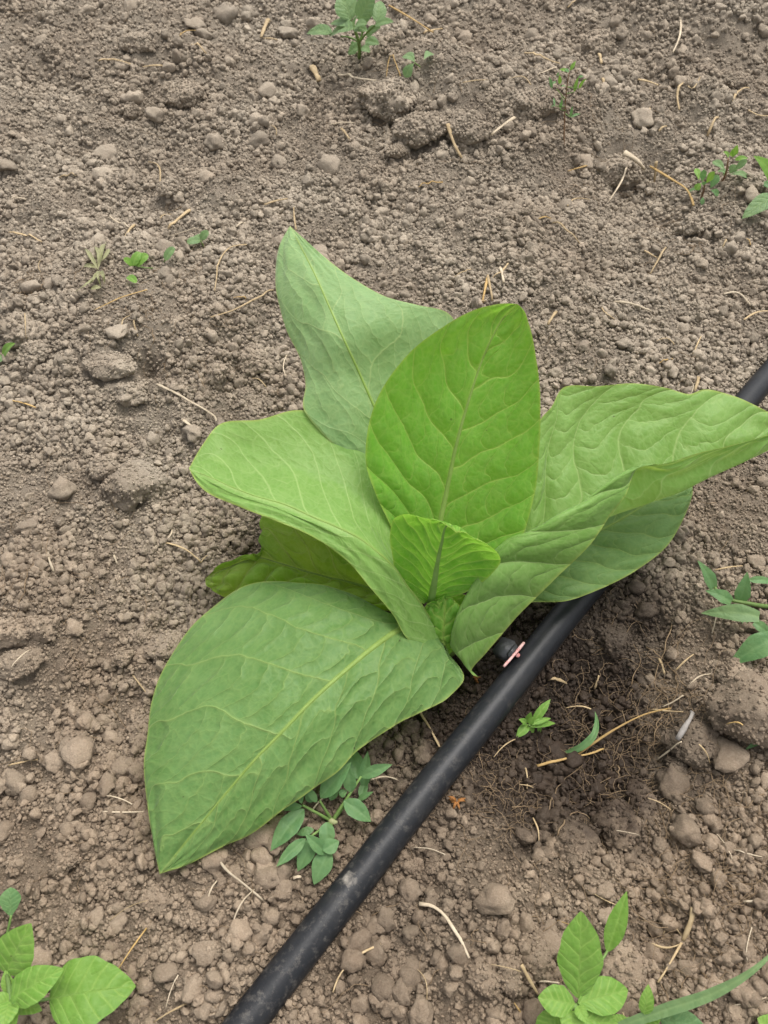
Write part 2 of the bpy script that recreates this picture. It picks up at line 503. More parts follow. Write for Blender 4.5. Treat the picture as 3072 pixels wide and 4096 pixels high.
M_straw = simple_mat('straw', (.28, .20, .105), (.42, .32, .185))
M_straw_pale = simple_mat('straw_pale', (.33, .265, .18), (.46, .385, .28))
M_straw_gold = simple_mat('straw_gold', (.30, .19, .065), (.40, .27, .11))
M_root = simple_mat('root_fibre', (.12, .078, .042), (.24, .17, .10))
M_orange = simple_mat('dead_leaf_orange', (.17, .065, .015), (.27, .12, .03))
M_stem = simple_mat('green_stem', (.14, .24, .06), (.22, .33, .10), rough=.5, trans=.3)
M_stem_red = simple_mat('reddish_stem', (.14, .07, .04), (.22, .14, .07), rough=.6)
M_midrib = simple_mat('midrib', (.22, .33, .065), (.28, .40, .10), rough=.5, trans=.35)
M_midrib_pale = simple_mat('midrib_pale', (.27, .44, .11), (.34, .50, .16), rough=.6, trans=.4)
M_crown = simple_mat('weed_crown', (.20, .22, .10), (.29, .28, .15))

# ------------------------------------------------------------------ ground
def spaced(a, b, steps):
    out = [a]
    while out[-1] < b:
        out.append(out[-1] + steps(out[-1]))
    return out


def axis_x():
    r = spaced(0.0, 60.0, lambda v: .0026 if v < .30 else .0026 + (v - .30) * .010 if v < .8 else .0076 + (v - .8) * .22)
    return np.array([-v for v in r[:0:-1]] + r)


def axis_y():
    f = spaced(0.0, 60.0, lambda v: .0021 + v * .0016 if v < 1.45 else .0045 + (v - 1.45) * .22)
    b = spaced(0.0, 60.0, lambda v: .0025 + v * .03 if v < .3 else .0115 + (v - .3) * .25)
    return np.array([-v for v in b[:0:-1]] + f)


gx, gy = axis_x(), axis_y()
GX, GY = np.meshgrid(gx, gy)
GZ = ground_h(GX, GY)
nx_, ny_ = len(gx), len(gy)
ii, jj = np.meshgrid(np.arange(nx_ - 1), np.arange(ny_ - 1))
q = (jj * nx_ + ii).ravel()
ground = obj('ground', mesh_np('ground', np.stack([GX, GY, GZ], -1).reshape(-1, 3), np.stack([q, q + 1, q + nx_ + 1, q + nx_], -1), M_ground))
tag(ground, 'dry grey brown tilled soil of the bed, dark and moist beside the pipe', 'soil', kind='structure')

# ------------------------------------------------------------------ soil clods
def ico(sub):
    import bmesh
    bm = bmesh.new(); bmesh.ops.create_icosphere(bm, subdivisions=sub, radius=1)
    V = np.array([v.co[:] for v in bm.verts]); F = np.array([[v.index for v in f.verts] for f in bm.faces])
    bm.free()
    return V, F


ICO = {s: ico(s) for s in (1, 2, 3, 4)}


def clod_mesh(name, sub, seed, rough=.22, squash=(1, 1, .75), cuts=4):
    V, F = ICO[sub]
    d = 1 + rough * 1.2 * noise3(V, 1.1, seed) + rough * .8 * noise3(V, 2.3, seed + 20)
    d += rough * .40 * noise3(V, 4.3, seed + 40)
    if sub >= 3: d += rough * .34 * noise3(V, 8.1, seed + 50)
    if sub >= 4: d += rough * .30 * noise3(V, 15.0, seed + 60) + rough * .2 * np.abs(noise3(V, 7.0, seed + 70))
    W = V * d[:, None]
    # a few flat broken faces
    r = np.random.default_rng(seed)
    for _ in range(cuts):
        n = r.normal(size=3); n /= np.linalg.norm(n); h = r.uniform(.62, .95)
        e = np.maximum(W @ n - h, 0); W = W - np.outer(e * .8, n)
    return mesh_np(name, W * np.array(squash), F, M_clod)


def zone(x, y):
    if y < 650 and x < 760: return 'on the dry slope up behind the plant on the left', 'clods on the slope behind left'
    if y < 830: return 'on the rough soil up behind the plant on the right', 'clods on the soil behind right'
    if x < 640 and y < 1700: return 'on the dry soil left of the tobacco plant', 'clods left of the tobacco plant'
    d, _ = 0, 0
    px = np.interp(y, [830, 1350, 1925, 2212], [1640, 1205, 753, 530])
    if x < px: return 'in the brown foreground left of the black pipe', 'clods in the foreground left of the pipe'
    return 'on the brown soil right of the black pipe', 'clods right of the pipe'


# distinct lumps: reading x, y, half width, half height, label
big = [(285, 1040, 56, 52, 'largest pitted grey clod left of the left tobacco leaf'),
       (225, 1010, 30, 26, 'small round clod touching the upper left of the largest pitted clod'),
       (390, 200, 52, 38, 'broad grey clod on the far slope under the cut straws'),
       (110, 98, 26, 22, 'dark sided clod in the far left corner'),
       (300, 88, 34, 24, 'flat pale clod at the top left of the far slope'),
       (285, 235, 20, 18, 'squarish grey clod with a dark shadowed foot on the far slope'),
       (360, 1392, 44, 34, 'oblong pale grey clod beside the edge of the big lower left leaf'),
       (310, 1372, 24, 24, 'round brown clod just left of the oblong pale clod'),
       (265, 1420, 17, 17, 'smooth ball shaped clod below left of the oblong pale clod'),
       (88, 1352, 40, 30, 'crusty lump near the left edge halfway down, upper right of three'),
       (30, 1362, 38, 32, 'crusty lump cut by the left edge halfway down'),
       (48, 1428, 44, 28, 'lowest of the three crusty lumps at the left edge'),
       (52, 705, 42, 34, 'crumbly lump at the left edge beside the tiny green shoot'),
       (72, 757, 32, 24, 'smaller grey lump just below the crumbly lump at the left edge'),
       (240, 790, 52, 30, 'low broad mound of crusted soil left of the back leaf'),
       (290, 845, 32, 26, 'knobbly clod right beside the dark hole in the soil'),
       (545, 770, 32, 30, 'brown rooty clod close behind the back left leaf'),
       (465, 800, 26, 24, 'pale clod left of the brown rooty clod'),
       (535, 858, 20, 22, 'light crumbly clod above the tip half of the left leaf'),
       (1330, 1768, 44, 48, 'large round brown ball of soil right of the pipe'),
       (1240, 1812, 40, 48, 'pyramid shaped clod left of the large round ball of soil'),
       (1385, 1720, 28, 44, 'tall narrow clod leaning behind the large round ball of soil'),
       (1610, 1525, 74, 68, 'biggest smooth pale clod at the right edge below the grass weed'),
       (1585, 1450, 36, 30, 'rough clod on top of the biggest pale clod'),
       (1325, 1378, 34, 36, 'pale rough clod beside the dark wet soil and pipe'),
       (1500, 1590, 62, 50, 'pale mass of rooty soil with a white streaked stalk on it'),
       (1500, 480, 34, 26, 'faceted pale stone like clod right of the back leaves'),
       (1612, 395, 42, 34, 'brown clod behind the small weeds at the right edge'),
       (1260, 480, 18, 16, 'dark grey clod in the furrow at upper right'),
       (840, 235, 56, 48, 'large rooty lump in the middle of the far soil'),
       (915, 290, 52, 40, 'crusty lump joined to the right of the large rooty lump'),
       (1000, 265, 46, 50, 'grey flaky topped lump right of the two rooty lumps'),
       (1290, 85, 36, 36, 'round brown clod with a dark foot near the top right'),
       (1150, 215, 60, 34, 'low brown lump behind the thin stemmed weed'),
       (1330, 350, 52, 42, 'dark crumbly lump with straw husk on it'),
       (1595, 165, 24, 20, 'rounded grey clod near the right edge at the top'),
       (1525, 275, 22, 22, 'brown clod beside a leaning straw near the top right'),
       (1075, 95, 20, 14, 'flat clod with a dark gap under it in the far soil'),
       (1238, 395, 15, 12, 'small rounded pale stone by the dark crumbly lump'),
       (860, 335, 24, 18, 'grey clod below the large rooty lump'),
       (425, 385, 22, 18, 'pale faceted clod in the middle of the left slope'),
       (365, 407, 20, 18, 'rounded clod beside the pale faceted clod on the left slope'),
       (1325, 508, 26, 24, 'brown clod beside the furrow right of the back leaves'),
       (1345, 572, 18, 16, 'ball shaped clod in the furrow right of the back leaves'),
       (1145, 590, 26, 22, 'brown clod just above the upright middle leaf'),
       (1270, 625, 20, 16, 'dark clod near the white straw sliver at right'),
       (40, 1865, 19, 18, 'rounded brown clod at the left edge near the bottom'),
       (150, 1850, 24, 22, 'clod with a knob on its right in the lower left foreground'),
       (132, 1873, 17, 18, 'knob joined to the lower left clod'),
       (165, 1985, 17, 18, 'upper one of the stacked pair of clods beside the bottom left weed'),
       (166, 2016, 23, 20, 'lower one of the stacked pair of clods beside the bottom left weed'),
       (340, 1943, 30, 26, 'pale brown clod below the tip of the big lower left leaf'),
       (420, 1973, 26, 20, 'second brown clod below right of the big leaf tip'),
       (530, 1864, 17, 20, 'smooth pebble like clod below the edge of the big leaf'),
       (1042, 2105, 29, 32, 'rounded clod on the foreground right of the pipe'),
       (860, 2080, 28, 28, 'big rounded clod right beside the pipe at the bottom'),
       (780, 1993, 16, 19, 'round clod touching the right side of the pipe'),
       (1100, 2095, 28, 34, 'brown clod left of the tall bottom right weed'),
       (1345, 2080, 46, 40, 'dark brown lump behind the bottom right weed'),
       (1155, 2055, 30, 40, 'long brown clod lying above the dry curled leaf at the bottom'),
       (940, 1868, 20, 18, 'whitish pebble like clod right of the pipe'),
       (897, 1873, 15, 17, 'round pebble like clod close to the pipe'),
       (880, 1945, 14, 20, 'oval clod above the pale curled straw strip'),
       (1272, 1885, 22, 20, 'tan clod below the pyramid shaped clod'),
       (1390, 1875, 20, 22, 'tan clod below the large round ball of soil'),
       (1460, 1650, 22, 26, 'tan clod in the rootlets right of the moist hollow'),
       (235, 1640, 26, 30, 'pale brown lump left of the lower left leaf edge'),
       (310, 1570, 26, 40, 'clod half under the edge of the lower left leaf'),
       (500, 1250, 0, 0, ''),
       (270, 1040, 0, 0, '')]
MARKS = [('the largest pitted grey clod', 285, 1040), ('the broad far clod', 390, 200), ('the oblong pale grey clod', 360, 1392), ('the three crusty lumps', 55, 1380), ('the crumbly lump by the shoot', 52, 705),
         ('the dark hole', 333, 828), ('the brown rooty clod', 545, 770), ('the large round ball of soil', 1330, 1768), ('the pyramid shaped clod', 1240, 1812), ('the biggest smooth pale clod', 1610, 1525),
         ('the faceted pale stone', 1500, 480), ('the large rooty lump', 840, 235), ('the flaky topped lump', 1000, 265), ('the round brown top clod', 1290, 85), ('the dark crumbly husk lump', 1330, 350),
         ('the stacked pair of clods', 165, 2000), ('the bottom left weed', 130, 2130), ('the bottom right weed', 1260, 2090), ('the grass weed', 1620, 1320), ('the blue green narrow leaved weed', 700, 1760),
         ('the big low leaf tip', 345, 1890), ('the left leaf tip', 408, 1012), ('the back leaf tip', 626, 488), ('the top weed', 770, 60), ('the thin stemmed weed', 1225, 200), ('the two small right weeds', 1550, 380),
         ('the wilted weed', 205, 590), ('the round leaved clover', 300, 565), ('the white straw sliver', 1364, 667), ('the golden bent straw', 1450, 415), ('the tied straws', 1052, 630), ('the bright sprout', 1155, 1560),
         ('the two long straws', 1290, 1610), ('the curled dry leaf strip', 960, 2000), ('the grey curved straw', 520, 1900), ('the dead root crown stub', 1480, 2000), ('the dead orange leaf', 985, 1735), ('the pale pipe patch', 755, 1910),
         ('the red capped emitter', 1085, 1430), ('the whitish dusty stalk', 1470, 1575), ('the straight left edge straw', 55, 1652), ('the thick cut straw', 390, 483), ('the longest bent straw', 400, 870), ('the slanted straw', 395, 1195),
         ('the frayed far husk', 682, 170), ('the forked far straw', 250, 150), ('the flat pale far clod', 300, 88), ('the lower right leaf', 1470, 1150), ('the pipe by the right edge', 1620, 850), ('the short thick pale straw', 112, 1220),
         ('the smooth ball shaped clod', 265, 1420), ('the lower left clod with knob', 150, 1855), ('the big pipe side clod', 860, 2080), ('the hooked thin straw', 490, 590), ('the thin golden stem', 265, 655), ('the arched far right straw', 1590, 215)]
_pending = {}


def place_label(o, x, y, what):
    """name a small thing by its direction from the nearest landmark; ties are ranked by distance"""
    nm, lx, ly = min(MARKS, key=lambda k: (k[1] - x) ** 2 + (k[2] - y) ** 2)
    a = math.degrees(math.atan2(-(y - ly), x - lx)) % 360
    d = ['right of', 'above right of', 'above', 'above left of', 'left of', 'below left of', 'below', 'below right of'][int((a + 22.5) // 45) % 8]
    _pending.setdefault((what, d, nm), []).append((math.hypot(x - lx, y - ly), o))


def finish_labels():
    for (what, d, nm), L in _pending.items():
        L.sort(key=lambda k: k[0])
        for i, (_, o) in enumerate(L):
            rk = '' if len(L) == 1 else ['nearest ', 'second nearest ', 'third nearest ', 'fourth nearest ', 'fifth nearest ', 'sixth nearest ', 'seventh nearest ', 'eighth nearest ', 'ninth nearest ', 'tenth nearest ', 'eleventh nearest ', 'twelfth nearest ', 'thirteenth nearest ', 'fourteenth nearest ', 'fifteenth nearest '][min(i, 14)]
            o['label'] = rk + what + ' ' + d + ' ' + nm


n_clod = 0
clod_list = []; big_objs = []
for k, (x, y, hw, hh, lab) in enumerate(big):
    if not lab: continue
    P = gat(x, y + hh * .35)
    a = mm(hw, P); b = mm(hh, P)
    me = clod_mesh('soil_clod', 4 if hw > 30 else 3, 100 + k * 7, .20 + .10 * random.random(), (1, 1.0, .82))
    o = bpy.data.objects.new('soil_clod', me)
    zz = min(a, b)
    o.scale = (a * 1.06, b * 1.1, zz * .98)
    o.location = (P[0], P[1], float(ground_h(P[0], P[1])) + zz * (.40 if P[1] < .5 else .04))
    o.rotation_euler = (random.uniform(-.15, .15), random.uniform(-.15, .15), random.uniform(-.25, .25))
    tag(link(o), lab, 'soil clod', 'lumps of soil')
    clod_list.append((P[0], P[1], a)); n_clod += 1; big_objs.append(o)

protos = [clod_mesh('soil_clod', 3, 500 + i * 13, .22 + .022 * i, (1, 1, .75 + .05 * (i % 4)), 3 + i % 5) for i in range(12)]
protos_fine = [clod_mesh('soil_clod', 3, 700 + i * 13, .24 + .015 * i) for i in range(10)]
cand = []
while len(cand) < 1500:
    x, y = random.uniform(-20, 1680), random.uniform(-10, 2230)
    P = gat(x, y)
    clump = perlin(P[0] * 16, P[1] * 16, 31) + .5 * perlin(P[0] * 40, P[1] * 40, 32)
    if random.random() > .42 + .9 * clump: continue
    d, _ = pipe_dist(P[0], P[1])
    r = .0027 + .0038 * random.random() ** 2.0 + max(clump, 0) * .0012
    r *= 1 + 1.1 * max(P[1] - .42, 0)
    if random.random() < .05: r *= 1.5
    if d < r + .010: continue
    cand.append((x, y, P, r))
cand.sort(key=lambda c: -c[3] / proj(c[2])[2])
small_pts = []
for k, (x, y, P, r) in enumerate(cand):
    if n_clod < 296:
        o = bpy.data.objects.new('soil_clod', random.choice(protos_fine))
        o.scale = (r * random.uniform(.8, 1.2), r * random.uniform(.8, 1.2), r * random.uniform(.75, 1.05))
        o.location = (P[0], P[1], P[2] + r * .35)
        o.rotation_euler = (random.uniform(-.4, .4), random.uniform(-.4, .4), random.uniform(0, 6.3))
        zt, zg = zone(x, y)
        tag(link(o), None, 'soil clod', zg); place_label(o, x, y, 'small rounded clod')
        n_clod += 1
    else:
        small_pts.append((P[0], P[1], r))

# ------------------------------------------------------------------ countless crumbs: one object, geometry nodes on a cloud of points
def crumb_points():
    X, Y, R = [], [], []

    def add(n, xl, xh, yl, yh, r0, r1, pw, clumpw):
        x = rng.uniform(xl, xh, n); y = rng.uniform(yl, yh, n)
        c = perlin(x * 14, y * 14, 21) + .6 * perlin(x * 38, y * 38, 22)
        keep = rng.random(n) < np.clip(.68 + 1.6 * clumpw * c, .02, 1)
        x, y, c = x[keep], y[keep], c[keep]
        r = r0 + (r1 - r0) * rng.random(len(x)) ** pw
        r *= np.clip(1 + .35 * c, .6, 1.4)
        d, _ = pipe_dist(x, y)
        k = d > r + .0088
        X.append(x[k]); Y.append(y[k]); R.append(r[k])
    add(150000, -.34, .34, -.02, .50, .0006, .0017, 1.6,.06)
    add(120000, -.55, .55, .50, .95, .0008, .0021, 1.6,.06)
    add(80000, -.85, .85, .95, 1.55, .0013, .0032, 1.8,.06)
    add(17000, -.34, .34, -.02, .50, .0016, .0034, 1.7, .8)
    add(16000, -.55, .55, .50, .95, .0017, .0036, 1.8, .8)
    add(11000, -.85, .85, .95, 1.55, .0022, .0048, 2, .8)
    add(2600, -.55, .55, -.02, .95, .0032, .0048, 2, .9)
    add(9000, -.9, -.33, -.25, .9, .0013, .0040, 2, .5)
    add(9000, .33, .9, -.25, .9, .0013, .0040, 2, .5)
    return np.concatenate(X), np.concatenate(Y), np.concatenate(R)


cx, cy, cr = crumb_points()
if small_pts:
    sp = np.array(small_pts)
    cx = np.concatenate([cx, sp[:, 0]]); cy = np.concatenate([cy, sp[:, 1]]); cr = np.concatenate([cr, sp[:, 2] * .8])
cz = ground_h(cx, cy) + cr * rng.uniform(.2, .9, len(cr)) * np.clip(1.25 - cy * .75, .35, 1)
n_flat = len(cx)
# crumbs that lie on lumps ride up on them
for lx, ly, la in clod_list:
    d2 = ((cx - lx) ** 2 + (cy - ly) ** 2) / (la * la)
    m = d2 < .9
    drop = m & (rng.random(len(cx)) < .85)
    cr[drop] *= .01
# grains stuck to the lumps
ex = []
for o in big_objs:
    nv = len(o.data.vertices); a = np.empty(nv * 3, np.float32); o.data.vertices.foreach_get('co', a); a = a.reshape(-1, 3)
    a = a[a[:, 2] > -.15]
    a = a[rng.integers(0, len(a), int(90 + (6e5 if o.location.y < .5 else 9e5) * o.scale[0] ** 2))]
    M = np.array(Vector(o.scale)); Rm = np.array(o.rotation_euler.to_matrix())
    W_ = (a * M) @ Rm.T + np.array(o.location)
    ex.append(np.column_stack([W_, rng.uniform(.0005, .0019, len(W_)) * (1 if o.location.y < .5 else 1.5) * rng.random(len(W_)) ** .3]))
ex = np.concatenate(ex)
cx = np.concatenate([cx, ex[:, 0]]); cy = np.concatenate([cy, ex[:, 1]]); cz = np.concatenate([cz, ex[:, 2]]); cr = np.concatenate([cr, ex[:, 3]])
pm = bpy.data.meshes.new('soil_crumbs')
pm.vertices.add(len(cx))
pm.vertices.foreach_set('co', np.stack([cx, cy, cz], -1).astype(np.float32).ravel())
at_s = pm.attributes.new('size', 'FLOAT_VECTOR', 'POINT')
sv = cr[:, None] * rng.uniform(.75, 1.25, (len(cr), 3))
at_s.data.foreach_set('vector', sv.astype(np.float32).ravel())
at_r = pm.attributes.new('turn', 'FLOAT_VECTOR', 'POINT')
at_r.data.foreach_set('vector', rng.uniform(0, 6.28, (len(cr), 3)).astype(np.float32).ravel())
at_i = pm.attributes.new('pick', 'INT', 'POINT')
at_i.data.foreach_set('value', rng.integers(0, 12, len(cr)).astype(np.int32))
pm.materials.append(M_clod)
crumb_col = bpy.data.collections.new('crumb_shapes')
for i, me in enumerate(protos):
    crumb_col.objects.link(bpy.data.objects.new('crumb_shape', me))
crumbs = link(bpy.data.objects.new('soil_crumbs', pm))
tag(crumbs, 'loose fine crumbs of grey brown soil covering the whole bed', 'soil crumbs', kind='stuff')
ng = bpy.data.node_groups.new('scatter_crumbs', 'GeometryNodeTree')
ng.interface.new_socket('Geometry', in_out='INPUT', socket_type='NodeSocketGeometry')
ng.interface.new_socket('Geometry', in_out='OUTPUT', socket_type='NodeSocketGeometry')
gi = ng.nodes.new('NodeGroupInput'); go = ng.nodes.new('NodeGroupOutput')
iop = ng.nodes.new('GeometryNodeInstanceOnPoints')
ci = ng.nodes.new('GeometryNodeCollectionInfo'); ci.inputs['Collection'].default_value = crumb_col
ci.inputs['Separate Children'].default_value = True; ci.inputs['Reset Children'].default_value = True
iop.inputs['Pick Instance'].default_value = True


def nattr(name, typ):
    a = ng.nodes.new('GeometryNodeInputNamedAttribute'); a.data_type = typ; a.inputs['Name'].default_value = name
    return a.outputs['Attribute']


e2r = ng.nodes.new('FunctionNodeEulerToRotation')
ng.links.new(gi.outputs[0], iop.inputs['Points'])
ng.links.new(ci.outputs[0], iop.inputs['Instance'])
ng.links.new(nattr('pick', 'INT'), iop.inputs['Instance Index'])
ng.links.new(nattr('turn', 'FLOAT_VECTOR'), e2r.inputs[0]); ng.links.new(e2r.outputs[0], iop.inputs['Rotation'])
ng.links.new(nattr('size', 'FLOAT_VECTOR'), iop.inputs['Scale'])
ng.links.new(iop.outputs[0], go.inputs[0])
crumbs.modifiers.new('scatter', 'NODES').node_group = ng

# ------------------------------------------------------------------ irrigation pipe
m, nt, p, out = newmat('black_polythene')
tc = N(nt, 'ShaderNodeNewGeometry'); pos = tc.outputs['Position']
du = mathn(nt, 'MULTIPLY', ramp(nt, noise(nt, pos, 60, 5, .7), .50, .80), .05)
P0 = at(757, 1905, .012)
dd = N(nt, 'ShaderNodeVectorMath', operation='DISTANCE'); nt.links.new(pos, dd.inputs[0]); dd.inputs[1].default_value = tuple(P0)
sm = mathn(nt, 'MULTIPLY', mathn(nt, 'SUBTRACT', 1.0, ramp(nt, mathn(nt, 'ADD', dd.outputs['Value'], mathn(nt, 'MULTIPLY', noise(nt, pos, 260, 3), .009)), .0072, .0105), True), .75)
sepp = N(nt, 'ShaderNodeSeparateXYZ'); nt.links.new(pos, sepp.inputs[0])
near = mathn(nt, 'SUBTRACT', 1.0, ramp(nt, sepp.outputs[1], .06, .30))
scr = mathn(nt, 'MULTIPLY', mathn(nt, 'MULTIPLY', ramp(nt, noise(nt, pos, 150, 6, .8), .52, .72), near), .28)
dust = mathn(nt, 'MAXIMUM', mathn(nt, 'MAXIMUM', du, sm), scr, True)
nt.links.new(mixc(nt, dust, (.012, .013, .015), (.30, .27, .23)), p.inputs['Base Color'])
nt.links.new(mathn(nt, 'MULTIPLY_ADD', dust, .5), p.inputs['Roughness']); p.inputs['Roughness'].links[0].from_node.inputs[2].default_value = .42
p.inputs['Specular IOR Level'].default_value = .24
bb = N(nt, 'ShaderNodeBump'); bb.inputs['Strength'].default_value = .25; bb.inputs['Distance'].default_value = .0006
nt.links.new(noise(nt, pos, 420, 4), bb.inputs['Height']); nt.links.new(bb.outputs[0], p.inputs['Normal'])
M_pipe = m
M_emit = simple_mat('emitter_plastic', (.030, .033, .036), (.065, .065, .065), rough=.4)
M_red = simple_mat('emitter_red', (.48, .14, .13), (.66, .48, .44), scale=110, rough=.45)

pc = at(1085, 1503, 0)
pipe = empty('irrigation_pipe', (pc[0], pc[1], 0), 'black plastic irrigation pipe running diagonally past the tobacco plant', 'pipe')
tube('pipe_tube', pipe_pts, PIPE_R, M_pipe, pipe, sides=40, n=160)
# emitter plugged into the plant side of the pipe: square black body, thin red cap edge
EA, EB = at(1080, 1415, .014), at(1103, 1425, .017)
axis_pipe = at(1160, 1406, .01) - at(1085, 1503, .01); axis_pipe /= np.linalg.norm(axis_pipe)
side = np.cross((0, 0, 1.0), axis_pipe); side /= np.linalg.norm(side)                      # toward the plant


def oriented_box(name, C, ax, hx, hy, hz, mat, parent, bev=.0006):
    import bmesh
    ax = np.array(ax, float)
    bm = bmesh.new(); bmesh.ops.create_cube(bm, size=2)
    for v in bm.verts: v.co = Vector((v.co.x * hx, v.co.y * hy, v.co.z * hz))
    bmesh.ops.bevel(bm, geom=bm.edges[:], offset=bev, segments=2, affect='EDGES')
    bmesh.ops.triangulate(bm, faces=bm.faces[:])
    V = np.array([v.co[:] for v in bm.verts]); F = np.array([[v.index for v in f.verts] for f in bm.faces]); bm.free()
    return obj(name, mesh_np(name, C + V @ ax, F, mat, False), parent)


upv = np.cross(axis_pipe, side) * -1
if upv[2] < 0: upv = -upv
tilt = .5
s2 = side * math.cos(tilt) - upv * math.sin(tilt); u2 = side * math.sin(tilt) + upv * math.cos(tilt)
C0 = at(1091, 1402, .0125)
em = oriented_box('emitter', C0, [axis_pipe, s2, u2], .0066, .0054, .0040, M_emit, pipe, .0007)
A, B = at(1088, 1440, .016), at(1132, 1388, .016)
oriented_box('emitter_collar', C0 - s2 * .0066, [axis_pipe, s2, u2], .0050, .0014, .0028, M_emit, em)
V, F, T = tube_geo(arclen_resample([A, (A + B) / 2 + np.array([.0003, 0, .0004]), B], 10), np.interp(np.linspace(0, 1, 10), [0, .1, .5, .8, 1], [.0008, .0010, .0009, .0012, .0009]), 8)
obj('emitter_cap', mesh_np('emitter_cap', V, tris(F, T), M_red), em)
V, F = ICO[2]
obj('emitter_nozzle', mesh_np('emitter_nozzle', V * np.array([.0018, .0018, .0012]) + at(1118, 1415, .013), F, M_red), em)

# ------------------------------------------------------------------ tobacco plant
LEAVES = {}


def leaf(name, far, rib, near, mat, parent, nveins=9, fm=None, nm=None, bulge=(.10, .10), blister=.0011, n=300, m=150, seed=0, label=None, rib_r=(.0030, .0006), rib_mat=None, delta=.30, ripple=.0, rib_span=(0, .96), lift=0.0, rib_flip=False):
    """a leaf blade lofted between its two margins over the midrib; all curves run base -> tip as (reading x, y, height)"""
    W = lambda L: np.array([at(*c) for c in L])
    f, r, e = (arclen_resample(W(c), n) for c in (far, rib, near))
    if fm is None:
        t = np.gradient(r, axis=0); nrm = np.cross(e - f, t); nrm /= np.linalg.norm(nrm, axis=1)[:, None] + 1e-9
        if nrm[:, 2].mean() < 0: nrm = -nrm
        FM = (f + r) / 2 + nrm * (np.linalg.norm(f - r, axis=1) * bulge[0])[:, None]
    else:
        FM = arclen_resample(W(fm), n)
    if nm is None:
        t = np.gradient(r, axis=0); nrm = np.cross(e - f, t); nrm /= np.linalg.norm(nrm, axis=1)[:, None] + 1e-9
        if nrm[:, 2].mean() < 0: nrm = -nrm
        NM = (e + r) / 2 + nrm * (np.linalg.norm(e - r, axis=1) * bulge[1])[:, None]
    else:
        NM = arclen_resample(W(nm), n)
    rows = np.stack([f, FM, r, NM, e], 1)                                  # n x 5 x 3
    v = np.linspace(-1, 1, m)
    # smooth blend through the five control curves, uniform parameter, rounded at the midrib
    k = np.array([-1, -.5, 0, .5, 1.0])
    h = .5
    mt = np.zeros_like(rows)
    mt[:, 1:-1] = (rows[:, 2:] - rows[:, :-2]) / 2
    mt[:, 0] = 1.5 * (rows[:, 1] - rows[:, 0]) - .5 * mt[:, 1]; mt[:, -1] = 1.5 * (rows[:, -1] - rows[:, -2]) - .5 * mt[:, -2]
    i = np.clip(((v + 1) / h).astype(int), 0, 3); u = ((v + 1) / h - i)[None, :, None]
    S = ((2 * u ** 3 - 3 * u ** 2 + 1) * rows[:, i] + (u ** 3 - 2 * u ** 2 + u) * mt[:, i]
         + (-2 * u ** 3 + 3 * u ** 2) * rows[:, i + 1] + (u ** 3 - u ** 2) * mt[:, i + 1])
    U, Vv = np.meshgrid(np.linspace(0, 1, n), v, indexing='ij')
    L = np.linalg.norm(np.diff(r, axis=0), axis=1).sum()
    wid = np.where(Vv < 0, np.linalg.norm(FM - f, axis=1)[:, None] + np.linalg.norm(FM - r, axis=1)[:, None], np.linalg.norm(NM - e, axis=1)[:, None] + np.linalg.norm(NM - r, axis=1)[:, None])
    av = np.abs(Vv); D = av * wid                                           # metres from the midrib
    side_ = np.where(Vv < 0, 0.0, .47)
    c = U - delta * (av ** .9) * (1 - .55 * U) * .9 - .06 * av ** 3
    ph = c * nveins + side_ + .22 * perlin(U * 5 + seed, Vv * 2.5, seed)
    cell = np.floor(ph + .5); dph = np.abs(ph - cell)                       # distance to nearest vein in phase
    dist2 = dph * L / nveins * .72                                          # rough metres
    w2 = .0011 * (1 - .6 * av) * (1 - .35 * U) + .0002
    sec = np.exp(-(dist2 / w2) ** 2) * np.clip(1.3 - av * .75, 0, 1)
    # tertiary rungs between neighbouring secondaries
    cellb = np.floor(ph)
    hsh = np.modf(np.abs(np.sin(cellb * 12.9898 + side_ * 78.2 + seed) * 43758.5))[0]
    rung = D / (.0115 + .004 * hsh) + hsh * 3 + .7 * perlin(ph * 1.3, D * 90, seed + 2) + .35 * np.sin(ph * 6.28)
    drg = np.abs(rung - np.floor(rung + .5))
    ter = np.exp(-(drg * .0115 / .00060) ** 2) * .5 * np.clip(D / .006, 0, 1)
    mid = np.exp(-(D / (.0016 * (1 - .7 * U) + .0002)) ** 2)
    vein = np.clip(mid, 0, 1)
    fr = ph - cellb; fr2 = rung - np.floor(rung)
    pil = np.sin(np.pi * fr) ** .8
    pil *= np.clip(D / .012, 0, 1) * np.clip((1 - av) / .12, 0, 1) * (.55 + .6 * np.clip(.5 + perlin(U * 6, Vv * 5, seed + 5), 0, 1.4))
    rel = blister * (pil * 1.5) * np.clip(.75 + .9 * perlin(U * 2.2 + seed * 3, Vv * 1.3, seed + 9), .25, 1.5) + .0009 * perlin(U * 9, Vv * 4, seed + 8)
    tipf = np.clip(np.minimum(U / .04, (1 - U) / .06), 0, 1)
    rel = rel * tipf
    # margin ripple
    if ripple:
        rel += ripple * av ** 3 * np.sin(U * 38 + 2.5 * perlin(U * 7, Vv * 0 + seed, seed) + side_ * 5) * tipf
    du_ = np.gradient(S, axis=0); dv_ = np.gradient(S, axis=1)
    nn = np.cross(dv_, du_); ln = np.linalg.norm(nn, axis=2)[..., None]; nn = nn / (ln + 1e-12)
    if nn[n // 3, :, 2].mean() < 0: nn = -nn
    S = S + nn * rel[..., None] + np.array([0, 0, lift])
    Vx = S.reshape(-1, 3)
    a, b = np.meshgrid(np.arange(n - 1), np.arange(m - 1), indexing='ij')
    q0 = (a * m + b).ravel()
    Fq = np.stack([q0, q0 + 1, q0 + m + 1, q0 + m], -1)
    me = mesh_np(name, Vx, Fq, mat)
